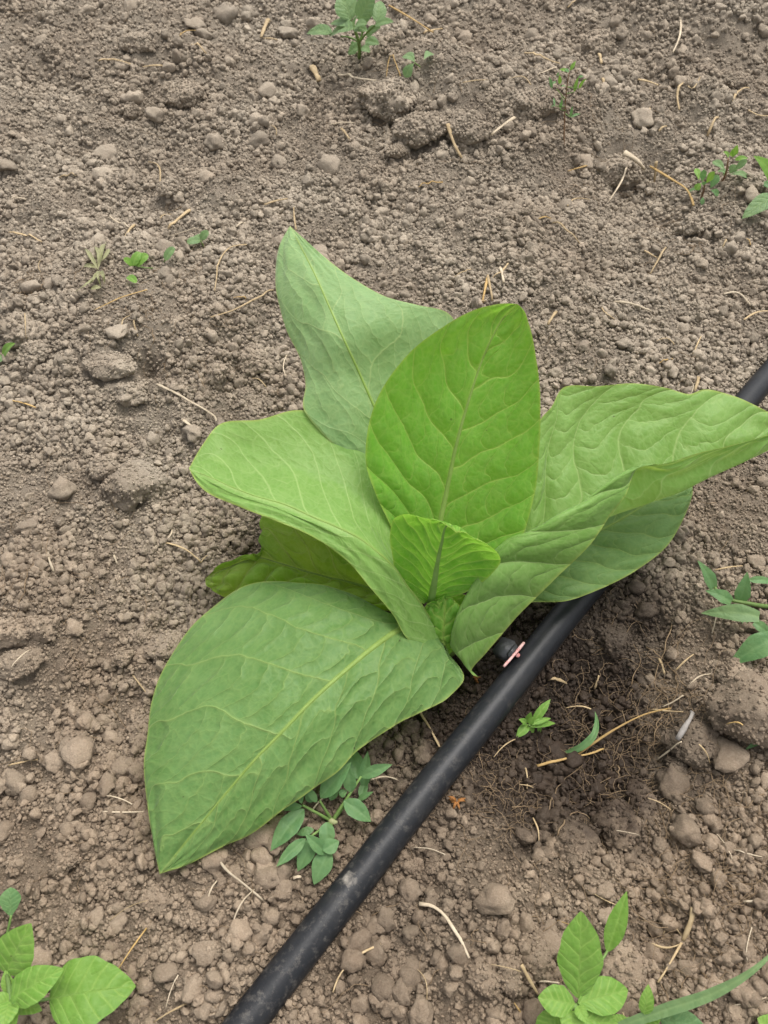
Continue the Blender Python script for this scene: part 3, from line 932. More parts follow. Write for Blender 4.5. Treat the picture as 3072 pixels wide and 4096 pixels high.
    at1 = me.attributes.new('vein', 'FLOAT', 'POINT'); at1.data.foreach_set('value', vein.astype(np.float32).ravel())
    at3 = me.attributes.new('field', 'FLOAT_VECTOR', 'POINT'); at3.data.foreach_set('vector', np.stack([ph, D, av], -1).astype(np.float32).ravel())
    at4 = me.attributes.new('field2', 'FLOAT_VECTOR', 'POINT'); at4.data.foreach_set('vector', np.stack([U, U * 0 + L / nveins * .72, side_ * 20 + seed * 31.0], -1).astype(np.float32).ravel())
    ed = np.exp(-((1 - av) * wid / .0009) ** 2) * .5
    at2 = me.attributes.new('edge', 'FLOAT', 'POINT'); at2.data.foreach_set('value', ed.astype(np.float32).ravel())
    uvl = me.uv_layers.new(name='UVMap')
    uvp = np.stack([U * L + seed * .37, Vv * wid], -1).reshape(-1, 2)
    uvl.data.foreach_set('uv', uvp[Fq.ravel()].astype(np.float32).ravel())
    o = obj(name, me, parent)
    if label: o['label'] = label
    if rib_r:
        i0, i1 = int(rib_span[0] * (n - 1)), int(rib_span[1] * (n - 1))
        pr = S[i0:i1 + 1:4, m // 2]
        nr = nn[i0:i1 + 1:4, m // 2]
        rad = np.linspace(rib_r[0], rib_r[1], len(pr)) * np.linspace(.85, .5, len(pr))
        tt = np.gradient(pr, axis=0); tt /= np.linalg.norm(tt, axis=1)[:, None] + 1e-9
        sg = np.sign((nr * (_cp - pr)).sum(1))[:, None]; sg[sg == 0] = 1
        if rib_flip: sg = -sg
        sv_ = np.cross(tt, nr)
        an = np.linspace(-1.25, 1.25, 7)
        Vt = pr[:, None] + rad[:, None, None] * (np.sin(an)[None, :, None] * sv_[:, None] + ((np.cos(an) - .32) * .8)[None, :, None] * (nr * sg)[:, None]) + (nr * sg * .0002)[:, None]
        a, b = np.meshgrid(np.arange(len(pr) - 1), np.arange(6), indexing='ij'); q1 = (a * 7 + b).ravel()
        obj('midrib', mesh_np('midrib', Vt.reshape(-1, 3), np.stack([q1, q1 + 1, q1 + 8, q1 + 7], -1), rib_mat or M_midrib), o)
    return o


PB = at(965, 1395, .0)
plant = empty('tobacco_plant', (PB[0], PB[1], float(ground_h(PB[0], PB[1]))), 'young tobacco plant with broad green leaves growing beside the black pipe', 'tobacco plant')
stem = tube('stem', [at(965, 1400, -.012), at(962, 1380, .012), at(955, 1350, .034)], [.0075, .0070, .0035], M_midrib, plant, sides=14, n=14)

# back leaf leaning away to the upper left
leaf('leaf',
     [(945, 1290, .045), (900, 1180, .060), (960, 1000, .080), (1010, 860, .100), (1000, 735, .128), (972, 680, .146), (900, 658, .16), (830, 640, .165), (760, 600, .168), (690, 545, .168), (626, 488, .165)],
     [(940, 1300, .05), (900, 1130, .070), (855, 985, .096), (805, 868, .124), (775, 800, .140), (745, 735, .157), (712, 662, .165), (690, 612, .168), (660, 552, .168), (626, 488, .165)],
     [(930, 1310, .05), (850, 1150, .08), (770, 1010, .10), (690, 930, .115), (655, 880, .122), (660, 830, .128), (652, 785, .133), (620, 715, .140), (596, 620, .150), (600, 545, .158), (626, 488, .165)],
     M_leaf_back, plant, nveins=6, bulge=(.06, .10), seed=1, label='greyish green back leaf leaning away to the upper left', blister=.0010, rib_r=(.0021, .0004))
# upright middle leaf facing the camera
leaf('leaf',
     [(915, 1300, .055), (850, 1150, .082), (810, 1062, .105), (791, 1000, .120), (795, 925, .138), (830, 832, .160), (890, 758, .177), (960, 704, .190), (1040, 664, .198), (1090, 655, .200), (1118, 657, .200)],
     [(932, 1300, .05), (948, 1140, .080), (962, 1070, .097), (985, 960, .125), (1010, 870, .147), (1040, 780, .168), (1063, 728, .181), (1085, 690, .190), (1118, 657, .200)],
     [(955, 1298, .055), (1075, 1225, .082), (1125, 1165, .097), (1152, 1080, .115), (1166, 960, .140), (1167, 860, .160), (1158, 770, .177), (1143, 700, .192), (1133, 672, .198), (1118, 657, .200)],
     M_leaf_young, plant, nveins=8, bulge=(-.10, -.10), seed=2, label='bright green upright oval leaf in the middle facing the camera', blister=.0008)
# small cupped heart leaf
leaf('leaf',
     [(915, 1305, .055), (862, 1262, .072), (848, 1205, .092), (843, 1150, .112), (852, 1120, .122), (872, 1109, .128), (912, 1116, .131), (955, 1130, .131), (985, 1150, .1285)],
     [(930, 1303, .05), (938, 1255, .075), (946, 1205, .098), (955, 1165, .115), (962, 1138, .125), (972, 1133, .1285), (978, 1140, .1285), (985, 1150, .1285)],
     [(945, 1300, .055), (1015, 1275, .072), (1062, 1240, .088), (1082, 1212, .099), (1073, 1192, .110), (1045, 1172, .118), (1020, 1160, .123), (1000, 1150, .127), (985, 1150, .1285)],
     M_leaf_young, plant, nveins=10, bulge=(-.16, -.16), seed=3, n=170, m=110, rib_r=(.0034, .0010), rib_mat=M_midrib_pale, label='small cupped young leaf in the heart of the plant', blister=.0003)
# left leaf, folded over its midrib
leaf('leaf',
     [(925, 1335, .045), (865, 1215, .068), (838, 1120, .085), (805, 1020, .100), (785, 962, .108), (748, 930, .113), (700, 897, .118), (640, 886, .119), (560, 906, .115), (475, 916, .110), (438, 960, .108), (408, 1012, .104)],
     [(935, 1345, .045), (880, 1265, .077), (846, 1222, .090), (799, 1178, .100), (738, 1143, .108), (670, 1112, .112), (617, 1090, .113), (530, 1064, .112), (465, 1036, .109), (408, 1012, .104)],
     [(975, 1434, .022), (950, 1425, .030), (915, 1400, .042), (880, 1380, .051), (850, 1330, .066), (800, 1270, .084), (750, 1212, .097), (680, 1162, .106), (600, 1127, .110), (520, 1096, .110), (440, 1058, .107), (408, 1012, .104)],
     M_leaf_fold, plant, nveins=9, bulge=(-.14, .06), seed=4, label='pale green left leaf folded along its ridge', blister=.0004, delta=.36, rib_r=(.0016, .0004))
# big right leaf, near half rolled over
leaf('leaf',
     [(980, 1360, .045), (1060, 1235, .066), (1085, 1215, .070), (1120, 1120, .088), (1150, 1000, .105), (1168, 905, .118), (1190, 880, .122), (1216, 838, .128), (1290, 834, .128), (1370, 828, .128), (1440, 838, .126), (1490, 851, .123), (1520, 841, .124), (1580, 853, .121), (1660, 890, .115), (1735, 930, .108)],
     [(985, 1372, .040), (1060, 1265, .058), (1130, 1205, .070), (1220, 1150, .080), (1320, 1112, .087), (1450, 1068, .094), (1560, 1018, .099), (1660, 972, .104), (1735, 930, .108)],
     [(1034, 1463, .016), (1018, 1455, .020), (1050, 1412, .032), (1110, 1340, .050), (1150, 1299, .062), (1200, 1250, .073), (1280, 1170, .090), (1322, 1108, .103), (1350, 1072, .111), (1378, 1012, .122), (1440, 1000, .124), (1500, 982, .124), (1580, 962, .122), (1660, 940, .118), (1735, 930, .108)],
     M_leaf_mid, plant, nveins=8, seed=5, label='broad right leaf with its near half rolled over', blister=.0012, delta=.30,
     fm=[(982, 1366, .040), (1060, 1250, .058), (1110, 1190, .070), (1165, 1090, .085), (1215, 1000, .098), (1290, 945, .106), (1370, 920, .110), (1450, 925, .110), (1530, 935, .110), (1600, 935, .109), (1665, 930, .108), (1735, 930, .108)],
     nm=[(975, 1400, .038), (985, 1340, .060), (1030, 1255, .080), (1100, 1170, .098), (1180, 1135, .108), (1260, 1085, .114), (1340, 1030, .120), (1390, 1014, .1205), (1450, 1020, .115), (1560, 985, .113), (1660, 955, .112), (1735, 930, .108)],
     rib_r=(.0030, .0008))
# low front leaf, lower left
leaf('leaf',
     [(960, 1395, .040), (870, 1350, .050), (810, 1310, .055), (760, 1285, .058), (680, 1262, .058), (600, 1255, .055), (530, 1268, .050), (470, 1302, .046), (410, 1360, .042), (360, 1430, .038), (330, 1510, .035), (316, 1600, .033), (315, 1690, .031), (325, 1790, .026), (345, 1888, .019)],
     [(965, 1400, .035), (905, 1340, .045), (857, 1362, .052), (800, 1402, .058), (740, 1452, .061), (675, 1510, .061), (610, 1578, .058), (548, 1642, .052), (480, 1722, .042), (410, 1808, .030), (345, 1888, .019)],
     [(980, 1425, .030), (1003, 1462, .026), (965, 1508, .030), (900, 1545, .034), (850, 1568, .036), (780, 1618, .037), (700, 1690, .036), (620, 1742, .033), (560, 1790, .029), (480, 1832, .024), (400, 1868, .020), (345, 1888, .019)],
     M_leaf_old, plant, nveins=7, bulge=(.10, .08), seed=6, label='largest leaf, flat and low at the lower left', blister=.0010, delta=.26, rib_r=(.0028, .0005), ripple=.0008)
# low right leaf over the pipe
leaf('leaf',
     [(990, 1380, .030), (1080, 1260, .040), (1180, 1150, .046), (1290, 1070, .049), (1380, 1030, .050), (1450, 1030, .049), (1495, 1044, .047)],
     [(995, 1385, .030), (1120, 1250, .041), (1230, 1180, .046), (1330, 1128, .049), (1410, 1080, .049), (1460, 1055, .048), (1495, 1044, .047)],
     [(1000, 1392, .028), (1090, 1310, .034), (1150, 1301, .035), (1220, 1299, .036), (1290, 1275, .037), (1370, 1235, .038), (1440, 1180, .039), (1480, 1112, .043), (1497, 1062, .046), (1495, 1044, .047)],
     M_leaf_old, plant, nveins=9, bulge=(.08, .08), seed=7, label='lower right leaf lying over the pipe beneath the rolled leaf', blister=.0016, delta=.26, rib_r=(.0022, .0004), n=220, m=120)
# yellowing lowest left leaf
leaf('leaf',
     [(905, 1305, .022), (800, 1190, .040), (700, 1130, .046), (620, 1098, .046), (566, 1112, .042), (571, 1165, .036), (562, 1197, .035), (530, 1203, .032), (490, 1216, .026), (443, 1249, .014)],
     [(905, 1315, .020), (783, 1265, .026), (702, 1245, .028), (655, 1232, .029), (600, 1215, .030), (560, 1204, .031), (525, 1212, .029), (490, 1228, .023), (443, 1249, .014)],
     [(905, 1325, .022), (830, 1320, .028), (740, 1312, .030), (640, 1312, .028), (560, 1312, .022), (500, 1297, .014), (462, 1276, .012), (448, 1262, .012), (443, 1249, .014)],
     M_leaf_dark, plant, nveins=9, bulge=(.12, .14), seed=8, label='crinkled yellowing lowest leaf at the left', blister=.0048, delta=.16, rib_r=(.0016, .0005), n=200, m=110)
# dark inner leaflets at the crown
leaf('leaf',
     [(950, 1360, .030), (915, 1330, .045), (918, 1310, .055), (930, 1300, .060)], [(960, 1365, .030), (955, 1340, .043), (950, 1318, .054), (946, 1298, .062)], [(968, 1360, .030), (1000, 1330, .045), (1010, 1290, .055), (975, 1280, .062)],
     M_leaf_young, plant, nveins=6, bulge=(-.1, -.1), seed=9, blister=.0006, n=90, m=60, rib_r=None)
leaf('leaf',
     [(945, 1412, .018), (912, 1375, .036), (915, 1325, .050), (950, 1292, .058)], [(960, 1415, .020), (958, 1380, .040), (960, 1330, .053), (962, 1286, .060)], [(975, 1410, .018), (1003, 1375, .036), (1005, 1325, .050), (972, 1288, .059)],
     M_leaf_young, plant, nveins=6, bulge=(.1, .1), seed=10, blister=.0005, n=80, m=50, rib_r=None)

# ------------------------------------------------------------------ weeds
def blade(parent, b, t, w, zb, zt, mat, shape='ovate', arch=.10, fold=.10, n=22, m=11, twist=0.0, label=None, seed=None, mid=None):
    """one weed leaf: reading base, tip, full width in reading px, heights above the soil"""
    seed = random.randint(0, 999) if seed is None else seed
    A = gat(*b, lift=zb); B = gat(*t, lift=zt)
    ctrl = [A, B] if mid is None else [A] + [gat(x, y, lift=z) for x, y, z in mid] + [B]
    if mid is None:
        L = np.linalg.norm(B - A)
        ctrl = [A, (A * .6 + B * .4) + np.array([0, 0, arch * L]), (A * .25 + B * .75) + np.array([0, 0, arch * .7 * L]), B]
    C = arclen_resample(ctrl, n)
    u = np.linspace(0, 1, n)
    prof = {'ovate': np.sin(np.pi * u ** .75) ** .8 * 1.0, 'lance': np.sin(np.pi * u ** .82) ** .9, 'round': np.clip(1 - (2 * u - 1) ** 2, 0, 1) ** .5,
            'grass': np.clip(np.minimum(.55 + u * 1.5, (1 - u) * 1.7), 0, 1) ** .8, 'obov': np.sin(np.pi * u ** 1.5) ** .7, 'ellip': np.sin(np.pi * u ** .97) ** .78}[shape]
    prof = np.maximum(prof, .02)
    hw = mm(w / 2, (A + B) / 2) * prof
    T = np.gradient(C, axis=0); T /= np.linalg.norm(T, axis=1)[:, None]
    view = _cp - C; view /= np.linalg.norm(view, axis=1)[:, None]
    up = view * .5 + np.array([0, 0, 1.0]) * .5
    S = np.cross(T, up); S /= np.linalg.norm(S, axis=1)[:, None] + 1e-9
    Nn = np.cross(S, T)
    if twist:
        a = np.linspace(0, twist, n)[:, None]
        S, Nn = S * np.cos(a) + Nn * np.sin(a), Nn * np.cos(a) - S * np.sin(a)
    v = np.linspace(-1, 1, m)
    av = np.abs(v)
    wob = 1 + .07 * perlin(u * 6 + seed, u * 0 + .3, seed % 9)
    P = C[:, None] + S[:, None] * (hw * wob)[:, None, None] * v[None, :, None] + Nn[:, None] * (hw[:, None] * (fold * (av ** 1.3)[None] + .05 * np.sin(np.pi * av)[None] + .05 * perlin(u[:, None] * 5 + seed, v[None] * 2 + 0 * u[:, None], 3)))[..., None]
    a, q = np.meshgrid(np.arange(n - 1), np.arange(m - 1), indexing='ij'); q0 = (a * m + q).ravel()
    Fq = np.stack([q0, q0 + 1, q0 + m + 1, q0 + m], -1)
    me = mesh_np('leaf', P.reshape(-1, 3), Fq, mat)
    veins = np.exp(-(av[None] * hw[:, None] / .0005) ** 2) * .7 + .35 * np.exp(-(np.abs(np.modf(u[:, None] * 9 - av[None] * 2 + 9)[0] - .5) * .002 / .0004) ** 2) * (shape in ('ovate', 'obov'))
    at1 = me.attributes.new('vein', 'FLOAT', 'POINT'); at1.data.foreach_set('value', np.clip(veins, 0, 1).astype(np.float32).ravel())
    if shape in ('ovate', 'ellip', 'obov') and w > 25:
        Lb = np.linalg.norm(B - A); nv = 6
        sd_ = np.where(v < 0, 0., .45)[None]
        phb = (u[:, None] - .30 * av[None] * (1 - .5 * u[:, None])) * nv + sd_
        at3 = me.attributes.new('field', 'FLOAT_VECTOR', 'POINT')
        at3.data.foreach_set('vector', np.stack([phb, av[None] * hw[:, None], np.broadcast_to(av[None], phb.shape)], -1).astype(np.float32).ravel())
        at4 = me.attributes.new('field2', 'FLOAT_VECTOR', 'POINT')
        at4.data.foreach_set('vector', np.stack([np.broadcast_to(u[:, None], phb.shape), np.full(phb.shape, Lb / nv * .8), np.broadcast_to(sd_ * 20 + seed, phb.shape)], -1).astype(np.float32).ravel())
        veins = np.exp(-(av[None] * hw[:, None] / .0005) ** 2) * .7
        at1.data.foreach_set('value', np.clip(veins, 0, 1).astype(np.float32).ravel())
    at2 = me.attributes.new('edge', 'FLOAT', 'POINT'); at2.data.foreach_set('value', np.broadcast_to((av[None] > .97) * .5, (n, m)).astype(np.float32).ravel())
    uvl = me.uv_layers.new(name='UVMap')
    Ln = np.linalg.norm(B - A)
    uvp = np.stack([np.broadcast_to(u[:, None] * Ln, (n, m)) + seed * .01, v[None] * hw[:, None]], -1).reshape(-1, 2)
    uvl.data.foreach_set('uv', uvp[Fq.ravel()].astype(np.float32).ravel())
    o = obj('leaf', me, parent)
    if label: o['label'] = label
    return o


def wstem(parent, pts, r, mat, name='stem'):
    return tube(name, [gat(x, y, lift=z) for x, y, z in pts], r, mat, parent, sides=7, n=14)


def weed(name, base, label, cat='weed', group=None):
    P = gat(*base)
    return empty(name, P, label, cat, group)


def conv(x0, y0, s):
    return lambda x, y: ((x0 + x / s) / KD, (y0 + y / s) / KD)


# knotweed in front of the big leaf
c = conv(1050, 2950, 3.016); k = 1 / 3.016 / KD
w1 = weed('knotweed', c(840, 1010), 'blue green weed with narrow leaves between the big low leaf and the pipe')
for a, b, z in (((480, 815), .016, 0), ((690, 760), .016, 0), ((1060, 660), .014, 0), ((1190, 470), .022, 0), ((590, 1190), .012, 0), ((790, 1200), .010, 0), ((1020, 790), .010, 0)):
    wstem(w1, [(*c(840, 1010), .002), (*c((840 + a[0]) / 2, (1010 + a[1]) / 2), b * .6), (*c(*a), b)], [.0012, .0007], M_stem)
for b, t, w, zb, zt, sh in [((500, 860), (95, 1370), 205, .014, .006, 'lance'), ((700, 730), (1070, 300), 185, .016, .030, 'lance'), ((1150, 500), (1030, 100), 200, .012, .016, 'lance'),
                            ((1180, 480), (1565, 325), 115, .020, .030, 'lance'), ((1220, 620), (1270, 165), 120, .010, .022, 'lance'), ((1180, 730), (1260, 500), 90, .010, .012, 'lance'),
                            ((980, 760), (1310, 1015), 185, .014, .010, 'lance'), ((1150, 755), (1335, 655), 62, .010, .016, 'lance'), ((1065, 660), (1030, 330), 130, .016, .030, 'lance'),
                            ((655, 780), (525, 590), 75, .016, .026, 'lance'), ((620, 770), (500, 620), 110, .010, .014, 'lance'), ((480, 830), (150, 850), 80, .016, .012, 'lance'), ((470, 800), (440, 560), 60, .018, .026, 'lance'),
                            ((770, 1020), (790, 1330), 165, .012, .010, 'lance'), ((730, 1370), (925, 1250), 150, .014, .016, 'lance'), ((810, 1340), (620, 1775), 195, .012, .004, 'lance'),
                            ((640, 1200), (425, 1615), 165, .012, .004, 'lance'), ((520, 1220), (170, 1555), 125, .014, .008, 'lance'), ((780, 1410), (515, 1165), 130, .012, .022, 'lance'),
                            ((620, 1110), (410, 1170), 85, .008, .006, 'lance'), ((820, 760), (900, 560), 100, .008, .010, 'lance'), ((930, 700), (1020, 640), 80, .014, .016, 'ovate')]:
    blade(w1, c(*b), c(*t), w * k * 1.22, zb, zt, M_weed_blue, sh, arch=.06, fold=random.uniform(.12, .3), twist=random.uniform(-.4, .4))
tube('crown', [gat(*c(800, 980), .001), gat(*c(850, 1020), .004), gat(*c(900, 1020), .002)], [.0012, .0022, .0010], M_crown, w1, sides=8, n=8)

# bottom left seedling
c = conv(0, 3500, 2.765); k = 1 / 2.765 / KD
w2 = weed('amaranth_weed', c(110, 1420), 'bright broad leaved weed in the bottom left corner')
wstem(w2, [(*c(110, 1430), 0), (*c(105, 1380), .02), (*c(100, 1340), .034)], [.0020, .0016], M_stem)
for b, t, w, zb, zt, sh, ar in [((70, 1090), (345, 535), 470, .034, .050, 'ovate', .05), ((120, 1370), (705, 1040), 380, .034, .044, 'ovate', .08), ((545, 1370), (1500, 1230), 700, .022, .020, 'ovate', .12),
                                ((120, 1390), (-130, 1440), 200, .034, .038, 'ovate', .1), ((170, 1400), (465, 1500), 190, .022, .020, 'ovate', .1), ((100, 1300), (60, 1050), 130, .03, .036, 'ovate', .05),
                                ((120, 1420), (205, 1320), 70, .04, .046, 'lance', .1), ((100, 1400), (40, 1700), 260, .036, .04, 'ovate', .1), ((150, 1480), (150, 1720), 120, .028, .03, 'ovate', .1)]:
    blade(w2, c(*b), c(*t), w * k, zb, zt, M_weed_bright, sh, arch=ar, fold=.12, n=48, m=32)
wstem(w2, [(*c(110, 1400), .030), (*c(330, 1400), .028), (*c(550, 1368), .024)], [.0012, .0008], M_stem)
wstem(w2, [(*c(70, 1080), .034), (*c(100, 1250), .036), (*c(110, 1390), .034)], [.0010, .0014], M_stem)
w2b = weed('seedling', c(20, 700), 'small seedling leaf on a thin stalk above the bottom left weed')
wstem(w2b, [(*c(20, 760), 0), (*c(80, 640), .012), (*c(125, 440), .020)], [.0009, .0007], M_stem)
blade(w2b, c(120, 470), c(120, 135), 225 * k, .020, .022, M_weed_blue, 'obov', arch=.05, fold=.15)

# bottom right weed, and the long grass blade beside it
c = conv(2050, 3500, 1.623); k = 1 / 1.623 / KD
w3 = weed('amaranth_weed', c(400, 900), 'bright green weed with one tall leaf at the bottom right')
wstem(w3, [(*c(400, 960), 0), (*c(400, 900), .02), (*c(405, 850), .035)], [.0022, .0016], M_stem)
for b, t, w, zb, zt, sh, ar in [((425, 800), (445, 235), 285, .036, .065, 'ellip', .03), ((615, 500), (742, 105), 125, .020, .040, 'lance', .04), ((405, 840), (165, 795), 185, .036, .040, 'ellip', .08), ((425, 830), (748, 745), 220, .036, .042, 'ellip', .08),
                                ((430, 930), (690, 975), 150, .034, .034, 'ovate', .1), ((380, 880), (400, 1060), 160, .036, .04, 'ovate', .1), ((420, 850), (480, 960), 80, .04, .046, 'ovate', .1), ((300, 900), (150, 1040), 150, .026, .02, 'ovate', .1)]:
    blade(w3, c(*b), c(*t), w * k, zb, zt, M_weed_bright, sh, arch=ar, fold=.14, n=48, m=32)
wstem(w3, [(*c(405, 880), .03), (*c(530, 640), .024), (*c(618, 490), .02)], [.0012, .0007], M_stem)
w3b = weed('grass_weed', c(860, 960), 'grass weed with a long blade reaching to the right edge')
blade(w3b, c(690, 985), c(1760, 430), 78 * k, .012, .045, M_weed_grey, 'grass', fold=.35, n=40, m=9, mid=[(*c(970, 885), .024), (*c(1300, 770), .036), (*c(1560, 620), .043)])
for b, t, w, zb, zt in [((855, 905), (882, 708), 95, .018, .026), ((960, 940), (1250, 985), 170, .012, .012), ((840, 960), (970, 890), 120, .012, .020), ((760, 980), (620, 930), 90, .01, .01), ((820, 1000), (700, 960), 110, .012, .012), ((1690, 1000), (1590, 930), 130, .01, .014)]:
    blade(w3b, c(*b), c(*t), w * k, zb, zt, M_weed_bright if w < 150 else M_weed_blue, 'ovate', fold=.15)
wstem(w3b, [(*c(860, 990), 0), (*c(858, 900), .018)], [.0010, .0008], M_stem)

# grass weed at the right edge
c = conv(2650, 2150, 2.329); k = 1 / 2.329 / KD
w4 = weed('grass_weed', c(960, 700), 'sprawling blue green grass weed at the right edge of the bed')
wstem(w4, [(*c(480, 440), .020), (*c(520, 530), .017), (*c(620, 580), .014), (*c(780, 610), .012), (*c(960, 640), .004), (*c(1050, 640), 0)], [.0010, .0018], M_stem)
for b, t, w, zb, zt, mt_ in [((475, 475), (325, 215), 120, .020, .034, 0), ((720, 600), (790, 320), 140, .014, .034, 0), ((790, 400), (1040, 420), 75, .026, .022, 0), ((900, 740), (360, 706), 165, .020, .014, 1),
                             ((640, 600), (400, 495), 125, .014, .018, 0), ((1060, 930), (625, 1182), 230, .024, .010, 0), ((850, 790), (1010, 930), 100, .012, .006, 0), ((720, 760), (790, 800), 70, .006, .004, 0)]:
    blade(w4, c(*b), c(*t), w * k, zb, zt, M_weed_grey if mt_ else M_weed_blue, 'grass' if w > 90 else 'lance', arch=.10, fold=.22, twist=random.uniform(-.3, .3), label='yellower grass blade' if mt_ else None)
w4b = weed('grass_seedling', c(1000, 1850), 'single thin grass blade beside the biggest pale clod at the right edge', 'grass')
blade(w4b, c(1080, 1790), c(770, 1978), 70 * k, .010, .006, M_weed_blue, 'lance', arch=.1, fold=.2)

# top weed
c = conv(1200, 0, 2.765); k = 1 / 2.765 / KD
w5 = weed('amaranth_weed', c(660, 560), 'leafy pale green weed at the top middle of the bed')
wstem(w5, [(*c(655, 640), 0), (*c(650, 480), .03), (*c(600, 310), .055)], [.0022, .0016], M_stem)
for b, t, w, zb, zt, sh in [((560, 220), (440, -80), 270, .058, .080, 'ovate'), ((660, 240), (840, -90), 230, .058, .080, 'ovate'), ((860, 250), (890, 10), 170, .050, .060, 'ovate'), ((830, 275), (1035, 245), 105, .048, .050, 'ovate'),
                            ((350, 370), (75, 370), 150, .046, .040, 'ovate'), ((590, 325), (325, 400), 190, .054, .040, 'ovate'), ((570, 290), (335, 265), 120, .056, .054, 'ovate'), ((600, 310), (745, 345), 120, .056, .050, 'ovate'), ((610, 280), (740, 270), 110, .058, .058, 'ovate'),
                            ((730, 390), (895, 305), 110, .036, .040, 'ovate'), ((720, 460), (875, 490), 125, .024, .018, 'ovate'), ((665, 510), (530, 600), 130, .016, .008, 'ovate'), ((680, 525), (775, 580), 95, .012, .006, 'ovate'), ((600, 480), (560, 500), 60, .02, .02, 'ovate'), ((590, 300), (640, 180), 80, .060, .075, 'lance')]:
    blade(w5, c(*b), c(*t), w * k, zb, zt, M_weed_grey, sh, arch=.08, fold=.15)
for a, z in (((450, 400), .044), ((760, 200), .052), ((560, 215), .058), ((860, 260), .048), ((670, 520), .012)):
    wstem(w5, [(*c(655, 470), .03), (*c((655 + a[0]) / 2, (430 + a[1]) / 2), (z + .03) / 2), (*c(*a), z)], [.0012, .0008], M_stem)
w6 = weed('seedling', c(1270, 720), 'tiny pale seedling with three leaves right of the top weed')
for b, t, w, zb, zt in [((1270, 690), (1150, 610), 120, .012, .016), ((1260, 700), (1160, 855), 120, .012, .006), ((1370, 660), (1465, 590), 90, .012, .016)]:
    blade(w6, c(*b), c(*t), w * k, zb, zt, M_weed_grey, 'obov', fold=.12)
wstem(w6, [(*c(1330, 740), 0), (*c(1270, 695), .012)], [.0008, .0006], M_stem)

# thin upright weed
c = conv(2100, 200, 4.74); k = 1 / 4.74 / KD
w7 = weed('legume_weed', c(740, 1840), 'thin stemmed weed with sparse narrow leaves on the far soil')
wstem(w7, [(*c(740, 1840), 0), (*c(745, 1450), .028), (*c(765, 1000), .060), (*c(800, 650), .082), (*c(835, 420), .096)], [.0008, .0007, .0006, .0005], M_stem_red)
for b, t, w, zb, zt in [((510, 730), (455, 510), 65, .074, .082), ((530, 640), (590, 600), 45, .076, .078), ((660, 650), (650, 470), 75, .080, .088), ((690, 700), (790, 720), 40, .076, .074), ((930, 800), (1010, 510), 70, .072, .084), ((1020, 730), (1170, 540), 70, .074, .082),
                        ((860, 390), (965, 210), 75, .096, .104), ((820, 420), (650, 370), 70, .096, .094), ((830, 430), (740, 350), 60, .096, .098), ((560, 1060), (540, 910), 40, .056, .062), ((580, 1060), (490, 1085), 40, .056, .052), ((670, 1130), (690, 880), 65, .052, .064), ((860, 1270), (900, 1060), 55, .042, .052), ((870, 1280), (1050, 1210), 50, .042, .042), ((1010, 520), (1110, 500), 55, .086, .086), ((650, 430), (600, 500), 40, .092, .088)]:
    blade(w7, c(*b), c(*t), w * k, zb, zt, M_weed_blue if w < 70 else M_weed_bright, 'lance', fold=.2, n=12, m=7)
for a, b, za, zb in (((770, 950), (600, 740), .062, .074), ((780, 830), (930, 800), .070, .072), ((760, 1080), (580, 1060), .054, .056), ((755, 1200), (860, 1275), .046, .042), ((790, 700), (1020, 730), .078, .074), ((770, 1150), (675, 1130), .05, .052)):
    wstem(w7, [(*c(*a), za), (*c(*b), zb)], [.0006, .0004], M_stem)

# two small weeds and broad leaves at the right edge
c = conv(2600, 500, 3.515); k = 1 / 3.515 / KD
w8 = weed('legume_weed', c(720, 1080), 'lower of two small weeds with oval leaves near the right edge')
wstem(w8, [(*c(690, 1080), 0), (*c(760, 900), .014), (*c(760, 790), .022)], [.0014, .0008], M_stem_red)
for b, t, w, zb, zt in [((690, 780), (640, 610), 85, .022, .034), ((730, 800), (755, 625), 95, .022, .034), ((790, 820), (915, 660), 105, .022, .034), ((850, 890), (960, 700), 120, .016, .028), ((720, 820), (640, 910), 100, .018, .012), ((690, 920), (525, 945), 75, .012, .006), ((850, 920), (965, 985), 100, .012, .006), ((740, 1010), (730, 1120), 60, .006, .002), ((750, 850), (760, 790), 70, .022, .026)]:
    blade(w8, c(*b), c(*t), w * k, zb, zt, M_weed_bright if t[0] in (915, 640) else M_weed_blue, 'obov', fold=.15, n=14, m=9)
w8b = weed('legume_weed', c(980, 850), 'upper of two small weeds with a yellow green tip near the right edge')
wstem(w8b, [(*c(970, 860), 0), (*c(1060, 700), .014), (*c(1100, 470), .034)], [.0013, .0008], M_stem_red)
for b, t, w, zb, zt, mm_ in [((1050, 640), (880, 510), 105, .018, .024, 0), ((1070, 690), (960, 640), 90, .016, .014, 0), ((1120, 690), (1210, 560), 120, .018, .024, 0), ((1130, 700), (1390, 740), 105, .018, .012, 0), ((1190, 640), (1370, 500), 110, .024, .034, 0), ((1190, 490), (1380, 470), 75, .034, .034, 1), ((1110, 450), (1030, 380), 70, .036, .042, 1), ((1140, 440), (1160, 340), 60, .038, .046, 1), ((1170, 440), (1230, 280), 90, .038, .05, 1), ((1150, 450), (1230, 410), 50, .038, .04, 1), ((1090, 660), (1030, 700), 90, .014, .01, 0)]:
    blade(w8b, c(*b), c(*t), w * k, zb, zt, M_weed_bright if mm_ else M_weed_grey, 'obov' if not mm_ else 'lance', fold=.15, n=14, m=9)
w9 = weed('broad_leaved_weed', c(1700, 900), 'broad smooth leaves of a weed cut by the right edge')
blade(w9, c(1800, 870), c(1455, 435), 210 * k, .020, .050, M_weed_bright, 'lance', fold=.12)
blade(w9, c(1780, 1010), c(1295, 1315), 250 * k, .016, .006, M_weed_grey, 'ovate', fold=.10, n=26, m=13)
blade(w9, c(1780, 880), c(1560, 830), 130 * k, .010, .012, M_weed_blue, 'ovate', fold=.10)
